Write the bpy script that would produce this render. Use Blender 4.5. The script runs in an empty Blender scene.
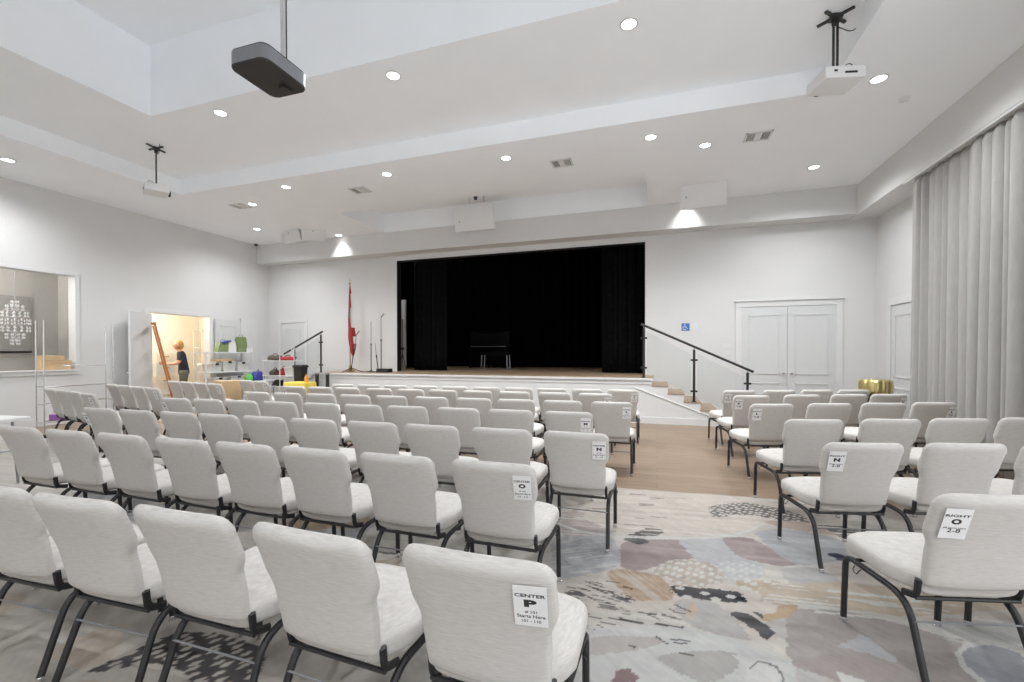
import bpy, bmesh, math, random
import numpy as np
from mathutils import Vector, Matrix
random.seed(7); np.random.seed(7)
C = bpy.context.scene.collection
PI = math.pi
# ------------------------------------------------------------------ camera model (metres, x right, y to the stage)
F, CU, CV, H = 439.4, 512.0, 356.9, 1.44
YAW, PITCH, ROLL = .319204, .008853, .00082
def cam_axes():
    c, s = math.cos(YAW), math.sin(YAW)
    r = Vector((c, s, 0)); f = Vector((-s, c, 0)); d = Vector((0, 0, -1))
    f2 = f*math.cos(PITCH) + d*math.sin(PITCH); d2 = d*math.cos(PITCH) - f*math.sin(PITCH)
    return r*math.cos(ROLL) + d2*math.sin(ROLL), d2*math.cos(ROLL) - r*math.sin(ROLL), f2
AR, AD, AF = cam_axes()
def ray(u, v): return AR*((u-CU)/F) + AD*((v-CV)/F) + AF
def onZ(u, v, Z):
    r = ray(u, v); t = (Z-H)/r.z; return Vector((r.x*t, r.y*t, Z))
def onY(u, v, Y):
    r = ray(u, v); t = Y/r.y; return Vector((r.x*t, Y, H+r.z*t))
def onX(u, v, X):
    r = ray(u, v); t = X/r.x; return Vector((X, r.y*t, H+r.z*t))
cd = bpy.data.cameras.new('camera'); cam = bpy.data.objects.new('camera', cd); C.objects.link(cam)
cd.sensor_width = 36; cd.lens = F/1024*36; cd.shift_y = (CV-341)/1024; cd.clip_start = .02
M = Matrix((AR, -AD, -AF)).transposed().to_4x4(); M.translation = (0, 0, H); cam.matrix_world = M
bpy.context.scene.camera = cam

# ------------------------------------------------------------------ room constants
XL, XR, WY, SY, BY, ZC, ZB, BX = -11.57, 4.17, 10.7, 9.4, 10.28, 4.72, 4.16, 3.70
YB = -3.6; SZ = .93; OX0, OX1, OZ1 = -6.93, -.27, 4.02

# ------------------------------------------------------------------ materials
def mat(name, col, rough=.6, metal=0., var=.0, scale=8., bump=0., stretch=None, spec=.5, trans=0., emit=None, es=0., bd=.01):
    m = bpy.data.materials.new(name); m.use_nodes = True
    nt = m.node_tree; b = nt.nodes['Principled BSDF']
    c = tuple(x if isinstance(x, float) and len(col) > 3 else x for x in col[:3])
    b.inputs['Base Color'].default_value = (*c, 1); b.inputs['Roughness'].default_value = rough
    b.inputs['Metallic'].default_value = metal; b.inputs['Specular IOR Level'].default_value = spec
    if trans: b.inputs['Transmission Weight'].default_value = trans
    if emit: b.inputs['Emission Color'].default_value = (*emit, 1); b.inputs['Emission Strength'].default_value = es
    if var or bump:
        tc = nt.nodes.new('ShaderNodeTexCoord'); mp = nt.nodes.new('ShaderNodeMapping')
        nt.links.new(tc.outputs['Object'], mp.inputs['Vector'])
        if stretch: mp.inputs['Scale'].default_value = stretch
        n = nt.nodes.new('ShaderNodeTexNoise'); n.inputs['Scale'].default_value = scale; n.inputs['Detail'].default_value = 5
        nt.links.new(mp.outputs['Vector'], n.inputs['Vector'])
        if var:
            mx = nt.nodes.new('ShaderNodeMix'); mx.data_type = 'RGBA'
            mx.inputs['A'].default_value = (*[x*(1-var) for x in c], 1); mx.inputs['B'].default_value = (*[min(1, x*(1+var)) for x in c], 1)
            rp = nt.nodes.new('ShaderNodeMapRange'); rp.inputs['From Min'].default_value = .3; rp.inputs['From Max'].default_value = .7
            nt.links.new(n.outputs['Fac'], rp.inputs['Value']); nt.links.new(rp.outputs['Result'], mx.inputs['Factor'])
            nt.links.new(mx.outputs['Result'], b.inputs['Base Color'])
        if bump:
            bp = nt.nodes.new('ShaderNodeBump'); bp.inputs['Strength'].default_value = bump; bp.inputs['Distance'].default_value = bd
            nt.links.new(n.outputs['Fac'], bp.inputs['Height']); nt.links.new(bp.outputs['Normal'], b.inputs['Normal'])
    return m
def srgb(r, g, b):
    return tuple((x/255/12.92 if x/255 <= .04045 else ((x/255+.055)/1.055)**2.4) for x in (r, g, b))
MW = mat('wall_paint', (.685, .685, .682), .75, var=.015, scale=2, bump=.03, bd=.002)
MC = mat('ceiling_paint', (.91, .935, .965), .8, var=.01, scale=2)
MTR = mat('white_trim_paint', (.70, .705, .705), .45, var=.01)
MDR = mat('door_paint', (.64, .65, .655), .45, var=.01)
MFAB = mat('woven_cream_fabric', (.57, .548, .522), .95, var=.10, scale=9, bump=.25, stretch=(3, 3, 45), spec=.1, bd=.004)
MBLK = mat('black_metal', (.018, .018, .019), .42, var=.2, spec=.5)
MPLA = mat('black_plastic', (.012, .012, .013), .5, var=.1)
MCHR = mat('chrome', (.75, .75, .76), .18, metal=1., var=.03)
MPAP = mat('sign_paper', (.82, .82, .82), .6, var=.01)
MINK = mat('sign_ink', (.015, .015, .015), .7, var=.1)
MVEL = mat('black_velvet', (.0022, .0022, .0024), 1., var=.3, spec=.03)
MVEL2 = mat('black_leg_velvet', (.0042, .0042, .0048), .95, var=.3, spec=.08)
MPNO = mat('black_lacquer', (.002, .002, .002), .5, var=.1, spec=.08)
MSTG = mat('stage_black_paint', (.0015, .0015, .0015), 1., spec=.0, var=.1)
MCUR = mat('grey_drape', (.39, .38, .365), .9, var=.05, scale=30, bump=.1, stretch=(1, 1, .2), spec=.15)
MWHP = mat('white_plastic', (.72, .72, .715), .4, var=.01)
MGRY = mat('grey_metal', (.28, .29, .31), .35, metal=.6, var=.05)
MPRJ = mat('projector_underside', (.022, .020, .018), .6, var=.15)
MGOLD = mat('brushed_gold', (.62, .52, .24), .32, metal=1., var=.15, stretch=(8, 8, 1))
MBRN = mat('dark_brown', (.06, .045, .035), .6, var=.2)
MCRD = mat('cardboard', srgb(196, 168, 130), .85, var=.06, scale=6)
MORG = mat('orange_fibreglass', (.42, .15, .045), .5, var=.1)
MSKN = mat('skin', srgb(205, 150, 120), .55, var=.05)
MHAIR = mat('blond_hair', srgb(178, 140, 84), .7, var=.3, scale=40)
MNAVY = mat('navy_cloth', (.022, .025, .045), .9, var=.15)
MOLV = mat('olive_cloth', (.12, .12, .10), .9, var=.15)
MRED = mat('red_cloth', (.32, .025, .028), .8, var=.15)
MGRN = mat('green_bag', (.19, .26, .10), .6, var=.1)
MGRN2 = mat('bright_green', (.13, .5, .10), .6, var=.1)
MBLU = mat('blue_bag', (.035, .05, .28), .5, var=.2)
MYEL = mat('yellow_cloth', (.70, .55, .09), .8, var=.1)
MORN = mat('orange_plastic', (.75, .33, .03), .5, var=.1)
MPUR = mat('purple_print', (.35, .12, .45), .6, var=.4, scale=25)
MCLR = mat('clear_bin_plastic', (.60, .60, .58), .3, var=.1, scale=5)
MCRM = mat('storage_wall', (.78, .73, .64), .8, var=.02)
MBEI = mat('niche_wall', (.50, .485, .455), .8, var=.02)
MPIC = mat('grey_panel', (.34, .33, .315), .5, var=.08, scale=3)
MSGB = mat('blue_sign', (.05, .17, .48), .5, var=.05)
MBRZ = mat('brass_pole', (.35, .25, .10), .35, metal=.8, var=.1)
MLENS = mat('lamp_lens', (.9, .9, .88), .4, emit=(1, .98, .95), es=9.)
MGLS = bpy.data.materials.new('clear_glass'); MGLS.use_nodes = True
_nt = MGLS.node_tree; _nt.nodes.clear()
_o = _nt.nodes.new('ShaderNodeOutputMaterial'); _m = _nt.nodes.new('ShaderNodeMixShader'); _t = _nt.nodes.new('ShaderNodeBsdfTransparent'); _g = _nt.nodes.new('ShaderNodeBsdfGlossy')
_t.inputs['Color'].default_value = (.95, .96, .96, 1); _g.inputs['Roughness'].default_value = .03
_f = _nt.nodes.new('ShaderNodeFresnel'); _f.inputs['IOR'].default_value = 1.12
_nt.links.new(_f.outputs[0], _m.inputs[0]); _nt.links.new(_t.outputs[0], _m.inputs[1]); _nt.links.new(_g.outputs[0], _m.inputs[2]); _nt.links.new(_m.outputs[0], _o.inputs[0])
def crystal():
    m = mat('crystal', (.8, .8, .8), .08, metal=.0, spec=1., var=.25, scale=60)
    return m
MCRY = crystal()
# plank floor
def plank(name, c1, c2, c3, L=1.5, W=.17):
    m = bpy.data.materials.new(name); m.use_nodes = True; nt = m.node_tree; b = nt.nodes['Principled BSDF']
    tc = nt.nodes.new('ShaderNodeTexCoord'); br = nt.nodes.new('ShaderNodeTexBrick')
    br.inputs['Scale'].default_value = 1; br.inputs['Brick Width'].default_value = L; br.inputs['Row Height'].default_value = W
    br.inputs['Mortar Size'].default_value = .0025; br.offset = .37; br.inputs['Bias'].default_value = 0
    br.inputs['Color1'].default_value = (*c1, 1); br.inputs['Color2'].default_value = (*c2, 1); br.inputs['Mortar'].default_value = (*c3, 1)
    nt.links.new(tc.outputs['Object'], br.inputs['Vector'])
    mp = nt.nodes.new('ShaderNodeMapping'); mp.inputs['Scale'].default_value = (1.2, 16, 1); nt.links.new(tc.outputs['Object'], mp.inputs['Vector'])
    n = nt.nodes.new('ShaderNodeTexNoise'); n.inputs['Scale'].default_value = 2.5; n.inputs['Detail'].default_value = 6; nt.links.new(mp.outputs['Vector'], n.inputs['Vector'])
    mx = nt.nodes.new('ShaderNodeMix'); mx.data_type = 'RGBA'; mx.blend_type = 'MULTIPLY'; mx.inputs['Factor'].default_value = .55
    rp = nt.nodes.new('ShaderNodeValToRGB'); rp.color_ramp.elements[0].position = .3; rp.color_ramp.elements[0].color = (.62, .60, .58, 1); rp.color_ramp.elements[1].position = .65
    nt.links.new(n.outputs['Fac'], rp.inputs['Fac']); nt.links.new(br.outputs['Color'], mx.inputs['A']); nt.links.new(rp.outputs['Color'], mx.inputs['B'])
    nt.links.new(mx.outputs['Result'], b.inputs['Base Color']); b.inputs['Roughness'].default_value = .42
    return m
MWOOD = plank('oak_planks', srgb(150, 130, 110), srgb(139, 119, 100), srgb(104, 87, 73))
MSTW = plank('stage_planks', srgb(176, 152, 126), srgb(164, 140, 114), srgb(110, 92, 74), 2., .12)

# ------------------------------------------------------------------ mesh helpers
class MB:
    def __init__(s): s.bm = bmesh.new()
    def box(s, c, d, rot=None, bev=0.):
        r = bmesh.ops.create_cube(s.bm, size=1.); vs = r['verts']
        for v in vs: v.co = Vector((v.co.x*d[0], v.co.y*d[1], v.co.z*d[2]))
        if bev:
            es = list({e for v in vs for e in v.link_edges})
            rb = bmesh.ops.bevel(s.bm, geom=es, offset=bev, segments=2, affect='EDGES', profile=.6); vs = list({v for f in rb['faces'] for v in f.verts} | {v for v in vs if v.is_valid})
        if rot is not None:
            for v in vs: v.co = rot @ v.co
        for v in vs: v.co += Vector(c)
        return s
    def b2(s, a, b, bev=0.):
        a, b = Vector(a), Vector(b); return s.box((a+b)/2, [abs(x) for x in (b-a)], None, bev)
    def loft(s, rings, cap=True, close=True):
        L = [[s.bm.verts.new(p) for p in r] for r in rings]; n = len(L[0])
        for i in range(len(L)-1):
            for j in range(n if close else n-1):
                k = (j+1) % n; s.bm.faces.new((L[i][j], L[i][k], L[i+1][k], L[i+1][j]))
        if cap and close: s.bm.faces.new(L[0][::-1]); s.bm.faces.new(L[-1])
        return s
    def tube(s, pts, r, n=8, sx=None):
        pts = [Vector(p) for p in pts]; rings = []; up = None
        for i, p in enumerate(pts):
            t = ((pts[i]-pts[i-1]).normalized() if i else Vector()) + ((pts[i+1]-p).normalized() if i < len(pts)-1 else Vector()); t.normalize()
            if up is None: up = Vector((1, 0, 0)) if abs(t.x) < .9 else Vector((0, 0, 1))
            a = (up - t*up.dot(t)).normalized(); bb = t.cross(a); up = a
            rr = r[i] if isinstance(r, (list, tuple)) else r
            rings.append([p + a*math.cos(2*PI*k/n)*rr*(sx or 1) + bb*math.sin(2*PI*k/n)*rr for k in range(n)])
        return s.loft(rings)
    def lathe(s, prof, c=(0, 0, 0), n=24, ax=None):
        R = ax or Matrix.Identity(3); c = Vector(c)
        return s.loft([[c + R @ Vector((r*math.cos(2*PI*k/n), r*math.sin(2*PI*k/n), z)) for k in range(n)] for r, z in prof])
    def poly(s, pts, ext):
        s.loft([[Vector(p) for p in pts], [Vector(p)+Vector(ext) for p in pts]]); return s
    def mesh(s, name, m, smooth=False):
        bmesh.ops.recalc_face_normals(s.bm, faces=s.bm.faces)
        me = bpy.data.meshes.new(name); s.bm.to_mesh(me); s.bm.free()
        for x in (m if isinstance(m, (list, tuple)) else [m]): me.materials.append(x)
        if smooth:
            for p in me.polygons: p.use_smooth = True
            if smooth != 'all': 
                try: me.set_sharp_from_angle(angle=math.radians(smooth if smooth is not True else 40))
                except Exception: pass
        return me
    def build(s, name, m, parent=None, smooth=False):
        return link(name, s.mesh(name, m, smooth), parent)
def link(name, me, parent=None):
    o = bpy.data.objects.new(name, me); C.objects.link(o)
    if parent: o.parent = parent
    return o
def fillet(pts, rad, n=6):
    pts = [Vector(p) for p in pts]; out = [pts[0]]
    for i in range(1, len(pts)-1):
        a, p, b = pts[i-1], pts[i], pts[i+1]; r = rad if not isinstance(rad, (list, tuple)) else rad[i-1]
        da, db = (a-p).normalized(), (b-p).normalized(); r = min(r, (a-p).length*.49, (b-p).length*.49)
        A, B = p+da*r, p+db*r
        for k in range(n+1):
            t = k/n; out.append(A*(1-t)**2 + p*2*t*(1-t) + B*t*t)
    return out + [pts[-1]]
def tag(o, label, cat, group=None, kind=None):
    o['label'] = label; o['category'] = cat
    if group: o['group'] = group
    if kind: o['kind'] = kind
    return o
def thing(name, label, cat, loc=(0, 0, 0), rz=0., group=None):
    o = bpy.data.objects.new(name, None); C.objects.link(o); o.location = loc; o.rotation_euler = (0, 0, rz); o.empty_display_size = .1
    return tag(o, label, cat, group)
def struct(name, mb, m, label, cat, parent=None, smooth=False):
    o = mb.build(name, m, parent, smooth); o['kind'] = 'structure'; o['label'] = label; o['category'] = cat; return o
def dup(root, loc, rz, label, group=None):
    r = root.copy(); C.objects.link(r); r.location = loc; r.rotation_euler = (0, 0, rz); r['label'] = label
    if group: r['group'] = group
    for ch in list(root.children):
        c = ch.copy(); C.objects.link(c); c.parent = r
        for g in list(ch.children):
            d = g.copy(); C.objects.link(d); d.parent = c
    return r
_txt = {}
def text_mesh(s, bold=.0):
    k = (s, bold)
    if k not in _txt:
        cu = bpy.data.curves.new('lettering', 'FONT'); cu.body = s; cu.align_x = 'CENTER'; cu.offset = bold; cu.resolution_u = 3; cu.extrude = .01
        o = bpy.data.objects.new('lettering', cu); C.objects.link(o); bpy.context.view_layer.update()
        me = bpy.data.meshes.new_from_object(o.evaluated_get(bpy.context.evaluated_depsgraph_get()))
        bpy.data.objects.remove(o); vs = np.zeros(len(me.vertices)*3); me.vertices.foreach_get('co', vs); vs = vs.reshape(-1, 3)
        _txt[k] = (me, vs[:, 0].min(), vs[:, 0].max(), vs[:, 1].min(), vs[:, 1].max())
    return _txt[k]
def lettering(lines):
    """lines: (text, width, height, z of the baseline, bold); lies in the x-z plane, read from -y"""
    bm = bmesh.new()
    for s, w, h, z, bold in lines:
        me, x0, x1, y0, y1 = text_mesh(s, bold); t = bmesh.new(); t.from_mesh(me)
        for v in t.verts:
            x, y, e = v.co
            v.co = ((x-(x0+x1)/2)/(x1-x0)*w, -.0006-e*.02, z + (y-y0)/(y1-y0)*h)
        tmp = bpy.data.meshes.new('tmp'); t.to_mesh(tmp); t.free(); bm.from_mesh(tmp); bpy.data.meshes.remove(tmp)
    me = bpy.data.meshes.new('lettering'); bm.to_mesh(me); bm.free(); me.materials.append(MINK); return me

# ------------------------------------------------------------------ the room
def wall_pieces(axis, pos, t, u0, u1, z0, z1, holes):
    """wall at axis=pos (thickness t to the outside), spanning u0..u1, with rectangular holes (a0,a1,b0,b1)"""
    mb = MB(); us = sorted({u0, u1, *[h[0] for h in holes], *[h[1] for h in holes]}); zs = sorted({z0, z1, *[h[2] for h in holes], *[h[3] for h in holes]})
    for i in range(len(us)-1):
        runs = []
        for j in range(len(zs)-1):
            cu, cz = (us[i]+us[i+1])/2, (zs[j]+zs[j+1])/2
            if any(h[0] < cu < h[1] and h[2] < cz < h[3] for h in holes): continue
            if runs and runs[-1][1] == zs[j]: runs[-1][1] = zs[j+1]
            else: runs.append([zs[j], zs[j+1]])
        for a, b in runs:
            if axis == 'x': mb.b2((pos, us[i], a), (pos+t, us[i+1], b))
            else: mb.b2((us[i], pos, a), (us[i+1], pos+t, b))
    return mb
WIN = (3.3, 5.86, 1.08, 3.05); DRW = (7.27, 8.76, 0, 2.42)
struct('wall_left', wall_pieces('x', XL, -.2, YB, WY, 0, ZC, [WIN, DRW]), MW, 'long white left wall with a hatch and a storage doorway', 'wall')
struct('wall_right', wall_pieces('x', XR, .2, YB, WY, 0, ZC, [(-2.6, 4.6, .3, 3.9)]), MW, 'white right wall behind the grey curtain', 'wall')
struct('wall_front', wall_pieces('y', WY, .2, XL-.2, XR+.2, 0, ZC, [(OX0, OX1, SZ, OZ1)]), MW, 'white wall around the dark stage opening', 'wall')
struct('wall_back', wall_pieces('y', YB, -.2, XL-.2, XR+.2, 0, ZC, [(-10.5, -8.2, .9, 2.5), (.2, 3.9, .4, 3.3)]), MW, 'white back wall with wide window openings', 'wall')  # unseen openings, placed and sized to bring light into the hall
# floors
E0, E1 = (-.41, 4.79), (1.24, 4.92); SLP = (E1[1]-E0[1])/(E1[0]-E0[0])
def edge_y(x): return E0[1] + SLP*(x-E0[0])*.6
struct('floor', MB().b2((XL-3.4, YB-.2, -.12), (XR+.2, WY+.2, -.001)), MWOOD, 'pale oak plank floor in front of the stage', 'floor')
# ceiling: lower border, outer tray, inner tray, slot before the stage
T1 = (-9.36, 2.0, -1.4, 6.5); T2 = (-7.27, -.1, -.6, 4.62); SL = (-7.07, -.2, 8.55, BY); Z1, Z2, Z3 = ZC+.30, ZC+1.35, ZC+.5
cb = MB()
def q(x0, x1, y0, y1, z): cb.b2((x0, y0, z), (x1, y1, z+.08))
q(XL-.2, XR+.2, YB-.2, T1[2], ZC); q(XL-.2, T1[0], T1[2], T1[3], ZC); q(T1[1], XR+.2, T1[2], T1[3], ZC)
q(XL-.2, XR+.2, T1[3], SL[2], ZC); q(XL-.2, SL[0], SL[2], WY+.2, ZC); q(SL[1], XR+.2, SL[2], WY+.2, ZC); q(SL[0], SL[1], SL[3], WY+.2, ZC)
q(T1[0]-.06, T1[1]+.06, T1[2]-.06, T2[2], Z1); q(T1[0]-.06, T2[0], T2[2], T2[3], Z1); q(T2[1], T1[1]+.06, T2[2], T2[3], Z1); q(T1[0]-.06, T1[1]+.06, T2[3], T1[3]+.06, Z1)
q(T2[0]-.1, T2[1]+.1, T2[2]-.1, T2[3]+.1, Z2); q(SL[0]-.06, SL[1]+.06, SL[2]-.06, SL[3]+.06, Z3)
def rim(t, z0, z1):
    x0, x1, y0, y1 = t; w = .06
    z0 += .08; cb.b2((x0-w, y0-w, z0), (x0, y1+w, z1)); cb.b2((x1, y0-w, z0), (x1+w, y1+w, z1)); cb.b2((x0, y0-w, z0), (x1, y0, z1)); cb.b2((x0, y1, z0), (x1, y1+w, z1))
rim(T1, ZC, Z1); rim(T2, Z1, Z2); rim(SL, ZC, Z3)
struct('ceiling', cb, MC, 'white tray ceiling stepped up in two levels', 'ceiling')
struct('trim_1', MB().b2((XL, BY, ZB), (BX, WY, ZC), .006), MW, 'white boxed beam along the top of the stage wall', 'beam')
struct('trim_2', MB().b2((BX, YB, ZB-.02), (XR, WY, ZC), .006), MW, 'white boxed bulkhead above the grey curtain', 'beam')
# baseboards
struct('baseboard_front', MB().b2((1.5, WY-.02, -.01), (1.66, WY, .14)).b2((3.52, WY-.02, -.01), (XR, WY, .14)), MTR, 'white baseboard under the stage wall', 'baseboard')
struct('baseboard_left', MB().b2((XL, YB, -.01), (XL+.02, 6.7, .14)), MTR, 'white baseboard along the left wall', 'baseboard')

# ------------------------------------------------------------------ stage
struct('stage_platform', MB().b2((-8.72, SY, -.01), (-.1, WY+.0, SZ-.03)).b2((OX0-1.4, WY+.2, -.01), (OX1+1.4, 15.6, SZ-.03)), MTR, 'white fronted stage platform', 'stage')
so = struct('stage_deck', MB().b2((-8.74, SY-.02, SZ-.03), (-.08, WY, SZ)).b2((OX0, WY, SZ-.03+.031), (OX1, WY+.2, SZ+.002)).b2((OX0-1.4, WY+.2, SZ-.03), (OX1+1.4, 15.6, SZ)), MSTW, 'wooden deck of the stage', 'stage floor')
mb = MB().b2((-8.74, SY-.035, SZ-.05), (-.08, SY-.02, SZ-.004)).b2((-8.72, SY-.015, SZ-.13), (-.1, SY, SZ-.11)).b2((-8.72, SY-.02, -.01), (1.42, SY, .13))
struct('trim_3', mb, MTR, 'white nosing and mouldings along the stage front', 'trim')
for k, (sgn, xs, nm) in enumerate(((1, -.1, 'right'), (-1, -8.72, 'left'))):
    mb = MB(); td = MB()
    for i in range(5):
        z = SZ - .155*(i+1); x0 = xs + sgn*.305*i; x1 = xs + sgn*.305*(i+1)
        mb.b2((min(x0, x1), SY, -.01), (max(x0, x1), WY-.002, z-.02)); td.b2((min(x0, x1)-.012, SY-.012, z-.02), (max(x0, x1)+.012, WY-.002, z))
    o = struct('stage_steps', mb, MTR, f'white steps beside the stage, {nm} flight', 'steps'); b = td.build('tread', MSTW, o)
    a = Vector((xs-sgn*.35, SY-.008, SZ-.2)); e = Vector((xs+sgn*1.35, SY-.008, .1))
    struct('trim_%d' % (4+k), MB().tube([a, e], .014, 6), MTR, f'sloping moulding on the {nm} stage steps', 'trim')
# dark stage house
mb = MB(); X0, X1 = OX0-1.4, OX1+1.4
mb.b2((X0-.1, WY+.2, SZ), (X0, 15.7, 5.2)).b2((X1, WY+.2, SZ), (X1+.1, 15.7, 5.2)).b2((X0, 15.6, SZ), (X1, 15.7, 5.2)).b2((X0, WY+.2, 5.1), (X1, 15.6, 5.2)).b2((X0, WY+.2, 4.3), (X1, WY+.22, 5.1))
struct('wall_stage', mb, MSTG, 'black walls of the stage house', 'wall')
struct('trim_6', MB().b2((OX0-.0, WY-.006, SZ), (OX0+.012, WY+.2, OZ1)).b2((OX1-.012, WY-.006, SZ), (OX1, WY+.2, OZ1)).b2((OX0, WY-.006, OZ1-.012), (OX1, WY+.2, OZ1)), MPLA, 'black edge lining the stage opening', 'trim')
def drape(name, x0, x1, y, z0, z1, m, label, cat, amp=.07, wl=.2, n=None, axis='x', seed=1, flare=0., thick=.008, group=None):
    rnd = random.Random(seed); L = abs(x1-x0); n = n or int(L/.018); ph = [0.]
    pos = []; p = 0.
    while p < L: w = wl*rnd.uniform(.6, 1.5); pos.append((p, w, rnd.uniform(.55, 1.25))); p += w
    zs = [z0 + (z1-z0)*t for t in (0, .1, .3, .5, .7, .88, .97, 1)]; rows = []
    off = [rnd.uniform(-1, 1) for _ in pos]
    for z in zs:
        t = (z-z0)/(z1-z0); row = []
        for i in range(n+1):
            s = L*i/n; k = max(j for j, w in enumerate(pos) if w[0] <= s+1e-9); a, w, g = pos[k]; f = (s-a)/w
            d = amp*g*(abs(math.sin(PI*f))**.75)*(1-.25*t) * (1 if z < z1-.02 else .55); s2 = s + off[k]*.018*(1-t)*math.sin(PI*f) + flare*(s/L-.5)*(1-t)
            row.append((s2, d))
        rows.append((z, row))
    mb = MB(); sg = 1 if x1 > x0 else -1
    def P(z, s, d): return (x0+sg*s, y-d, z) if axis == 'x' else (y-d, x0+sg*s, z)
    front = [[P(z, s, d) for s, d in r] for z, r in rows]; back = [[P(z, s, d-thick) for s, d in r] for z, r in rows]
    mb.loft([f + b[::-1] for f, b in zip(front, back)], cap=True)
    o = mb.build(name, m, None, 'all'); return tag(o, label, cat, group)
drape('stage_curtain', -6.86, -5.75, 11.5, SZ+.01, 4.6, MVEL2, 'narrow black velvet leg curtain at the left edge of the stage opening', 'curtain', .09, .17, seed=3)
drape('stage_curtain', -1.35, -.2, 11.5, SZ+.01, 4.6, MVEL2, 'narrow black velvet leg curtain beside the right stair rail', 'curtain', .09, .17, seed=4)
drape('backdrop_curtain', X0+.05, X1-.05, 15.3, SZ+.01, 5., MVEL, 'wide black backdrop curtain across the rear of the stage', 'curtain', .1, .3, n=300, seed=5)
# pale side door glimpsed in the wings
p0, p1 = onY(398.5, 300, 12.6), onY(405.5, 371, 12.6)
o = struct('door_6', MB().b2((p0.x-.4, 12.6, SZ), (p1.x, 12.66, p0.z)), MTR, 'pale door glimpsed in the left wing of the stage', 'door')
# piano and bench
pz = SZ
pn = thing('upright_piano', 'black upright piano in the gloom at the rear of the stage', 'piano', (-5.5, 14.2, pz))
MB().box((0, .15, .62), (1.45, .34, 1.22), bev=.02).build('case', MPNO, pn, 40); MB().box((0, .15, 1.245), (1.5, .4, .03), bev=.01).build('lid', MPNO, pn)
MB().box((0, -.13, .70), (1.4, .26, .05), bev=.008).build('key_bed', MPNO, pn)
kb = MB()
for i in range(52): kb.box((-.62+i*.0243, -.14, .735), (.0225, .15, .015))
kb.build('white_keys', MGRY, pn)
for sx in (-.65, .65): MB().box((sx, -.18, .34), (.08, .1, .68), bev=.01).build('leg', MPNO, pn)
for sx in (-.08, .08): MB().box((sx, -.06, .06), (.04, .1, .015)).build('pedal', MBRZ, pn)
bn = thing('piano_bench', 'black piano bench with slim pale legs in front of the piano', 'bench', (-4.88, 13.1, pz))
MB().box((0, 0, .48), (.95, .36, .07), bev=.02).build('seat', MPNO, bn, 40)
for sx in (-.42, .42):
    for sy in (-.13, .13): MB().tube([(sx, sy, .45), (sx*1.04, sy, 0)], .018, 8).build('leg', MGRY, bn, True)

# ------------------------------------------------------------------ doors
def door_leaf(name, w, h, label, parts=True, m=MDR, knob='right', arch=None):
    """leaf in local x-z plane, hinge at x=0, face toward -y"""
    mb = MB().b2((0, 0, .01), (w, .045, h), .004)
    for (a, b) in ((.12, .62), (.70, h-.14)):
        for s in (0, 1):
            pass
    pan = MB()
    for (z0, z1) in ((.14, .80), (.98, h-.16)):
        x0, x1 = .13, w-.13
        for (A, B) in (((x0, z0), (x1, z0+.03)), ((x0, z1-.03), (x1, z1)), ((x0, z0), (x0+.03, z1)), ((x1-.03, z0), (x1, z1))):
            pan.b2((A[0], -.012, A[1]), (B[0], .0, B[1]), .004)
    o = mb.build(name, m); o['kind'] = 'structure'; o['label'] = label; o['category'] = 'door'
    pan.build('panel_moulding', m, o)
    kx = w-.07 if knob == 'right' else .07
    h = MB().lathe([(.028, 0), (.028, .008), (.012, .012), (.012, .035), (.026, .045), (.028, .06), (.02, .07)], (kx, 0, 1.0), 14, Matrix.Rotation(PI/2, 3, 'X')).build('door_knob', MCHR, o, True)
    return o
# double door in the stage wall
dx0, dx1, dz = 1.745, 3.49, 2.43
struct('trim_7', MB().b2((dx0-.12, WY-.035, 0), (dx0, WY, dz), .004).b2((dx1, WY-.035, 0), (dx1+.12, WY, dz), .004).b2((dx0-.12, WY-.035, dz), (dx1+.12, WY, dz+.12), .004).b2((dx0-.15, WY-.06, dz+.12), (dx1+.15, WY, dz+.15), .004), MTR, 'white casing around the double doors', 'trim')
w = (dx1-dx0)/2-.004
d1 = door_leaf('door_1', w, dz-.01, 'white panelled door leaf with the handle, right of the stage', knob='right'); d1.location = (dx0, WY-.03, 0)
d2 = door_leaf('door_2', w, dz-.01, 'white panelled door leaf nearest the right corner', knob='left'); d2.location = (dx0+w+.008, WY-.03, 0)
# right wall door
struct('trim_8', MB().b2((XR-.035, 10.02, 0), (XR, 10.14, 2.32), .004).b2((XR-.035, 8.9, 2.32), (XR, 10.14, 2.46), .004), MTR, 'white casing of the right wall door', 'trim')
d3 = door_leaf('door_3', 1.0, 2.3, 'white door half hidden behind the grey curtain'); d3.location = (XR-.02, 10.01, 0); d3.rotation_euler = (0, 0, -PI/2)
# left door in the stage wall
struct('trim_9', MB().b2((-11.16, WY-.03, 0), (-11.06, WY, 2.37)).b2((-10.16, WY-.03, 0), (-10.06, WY, 2.37)).b2((-11.16, WY-.03, 2.37), (-10.06, WY, 2.46)), MTR, 'white casing of the door left of the stage', 'trim')
d4 = door_leaf('door_4', .88, 2.35, 'narrow white door behind the left stair rail'); d4.location = (-11.05, WY-.02, 0)
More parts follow.
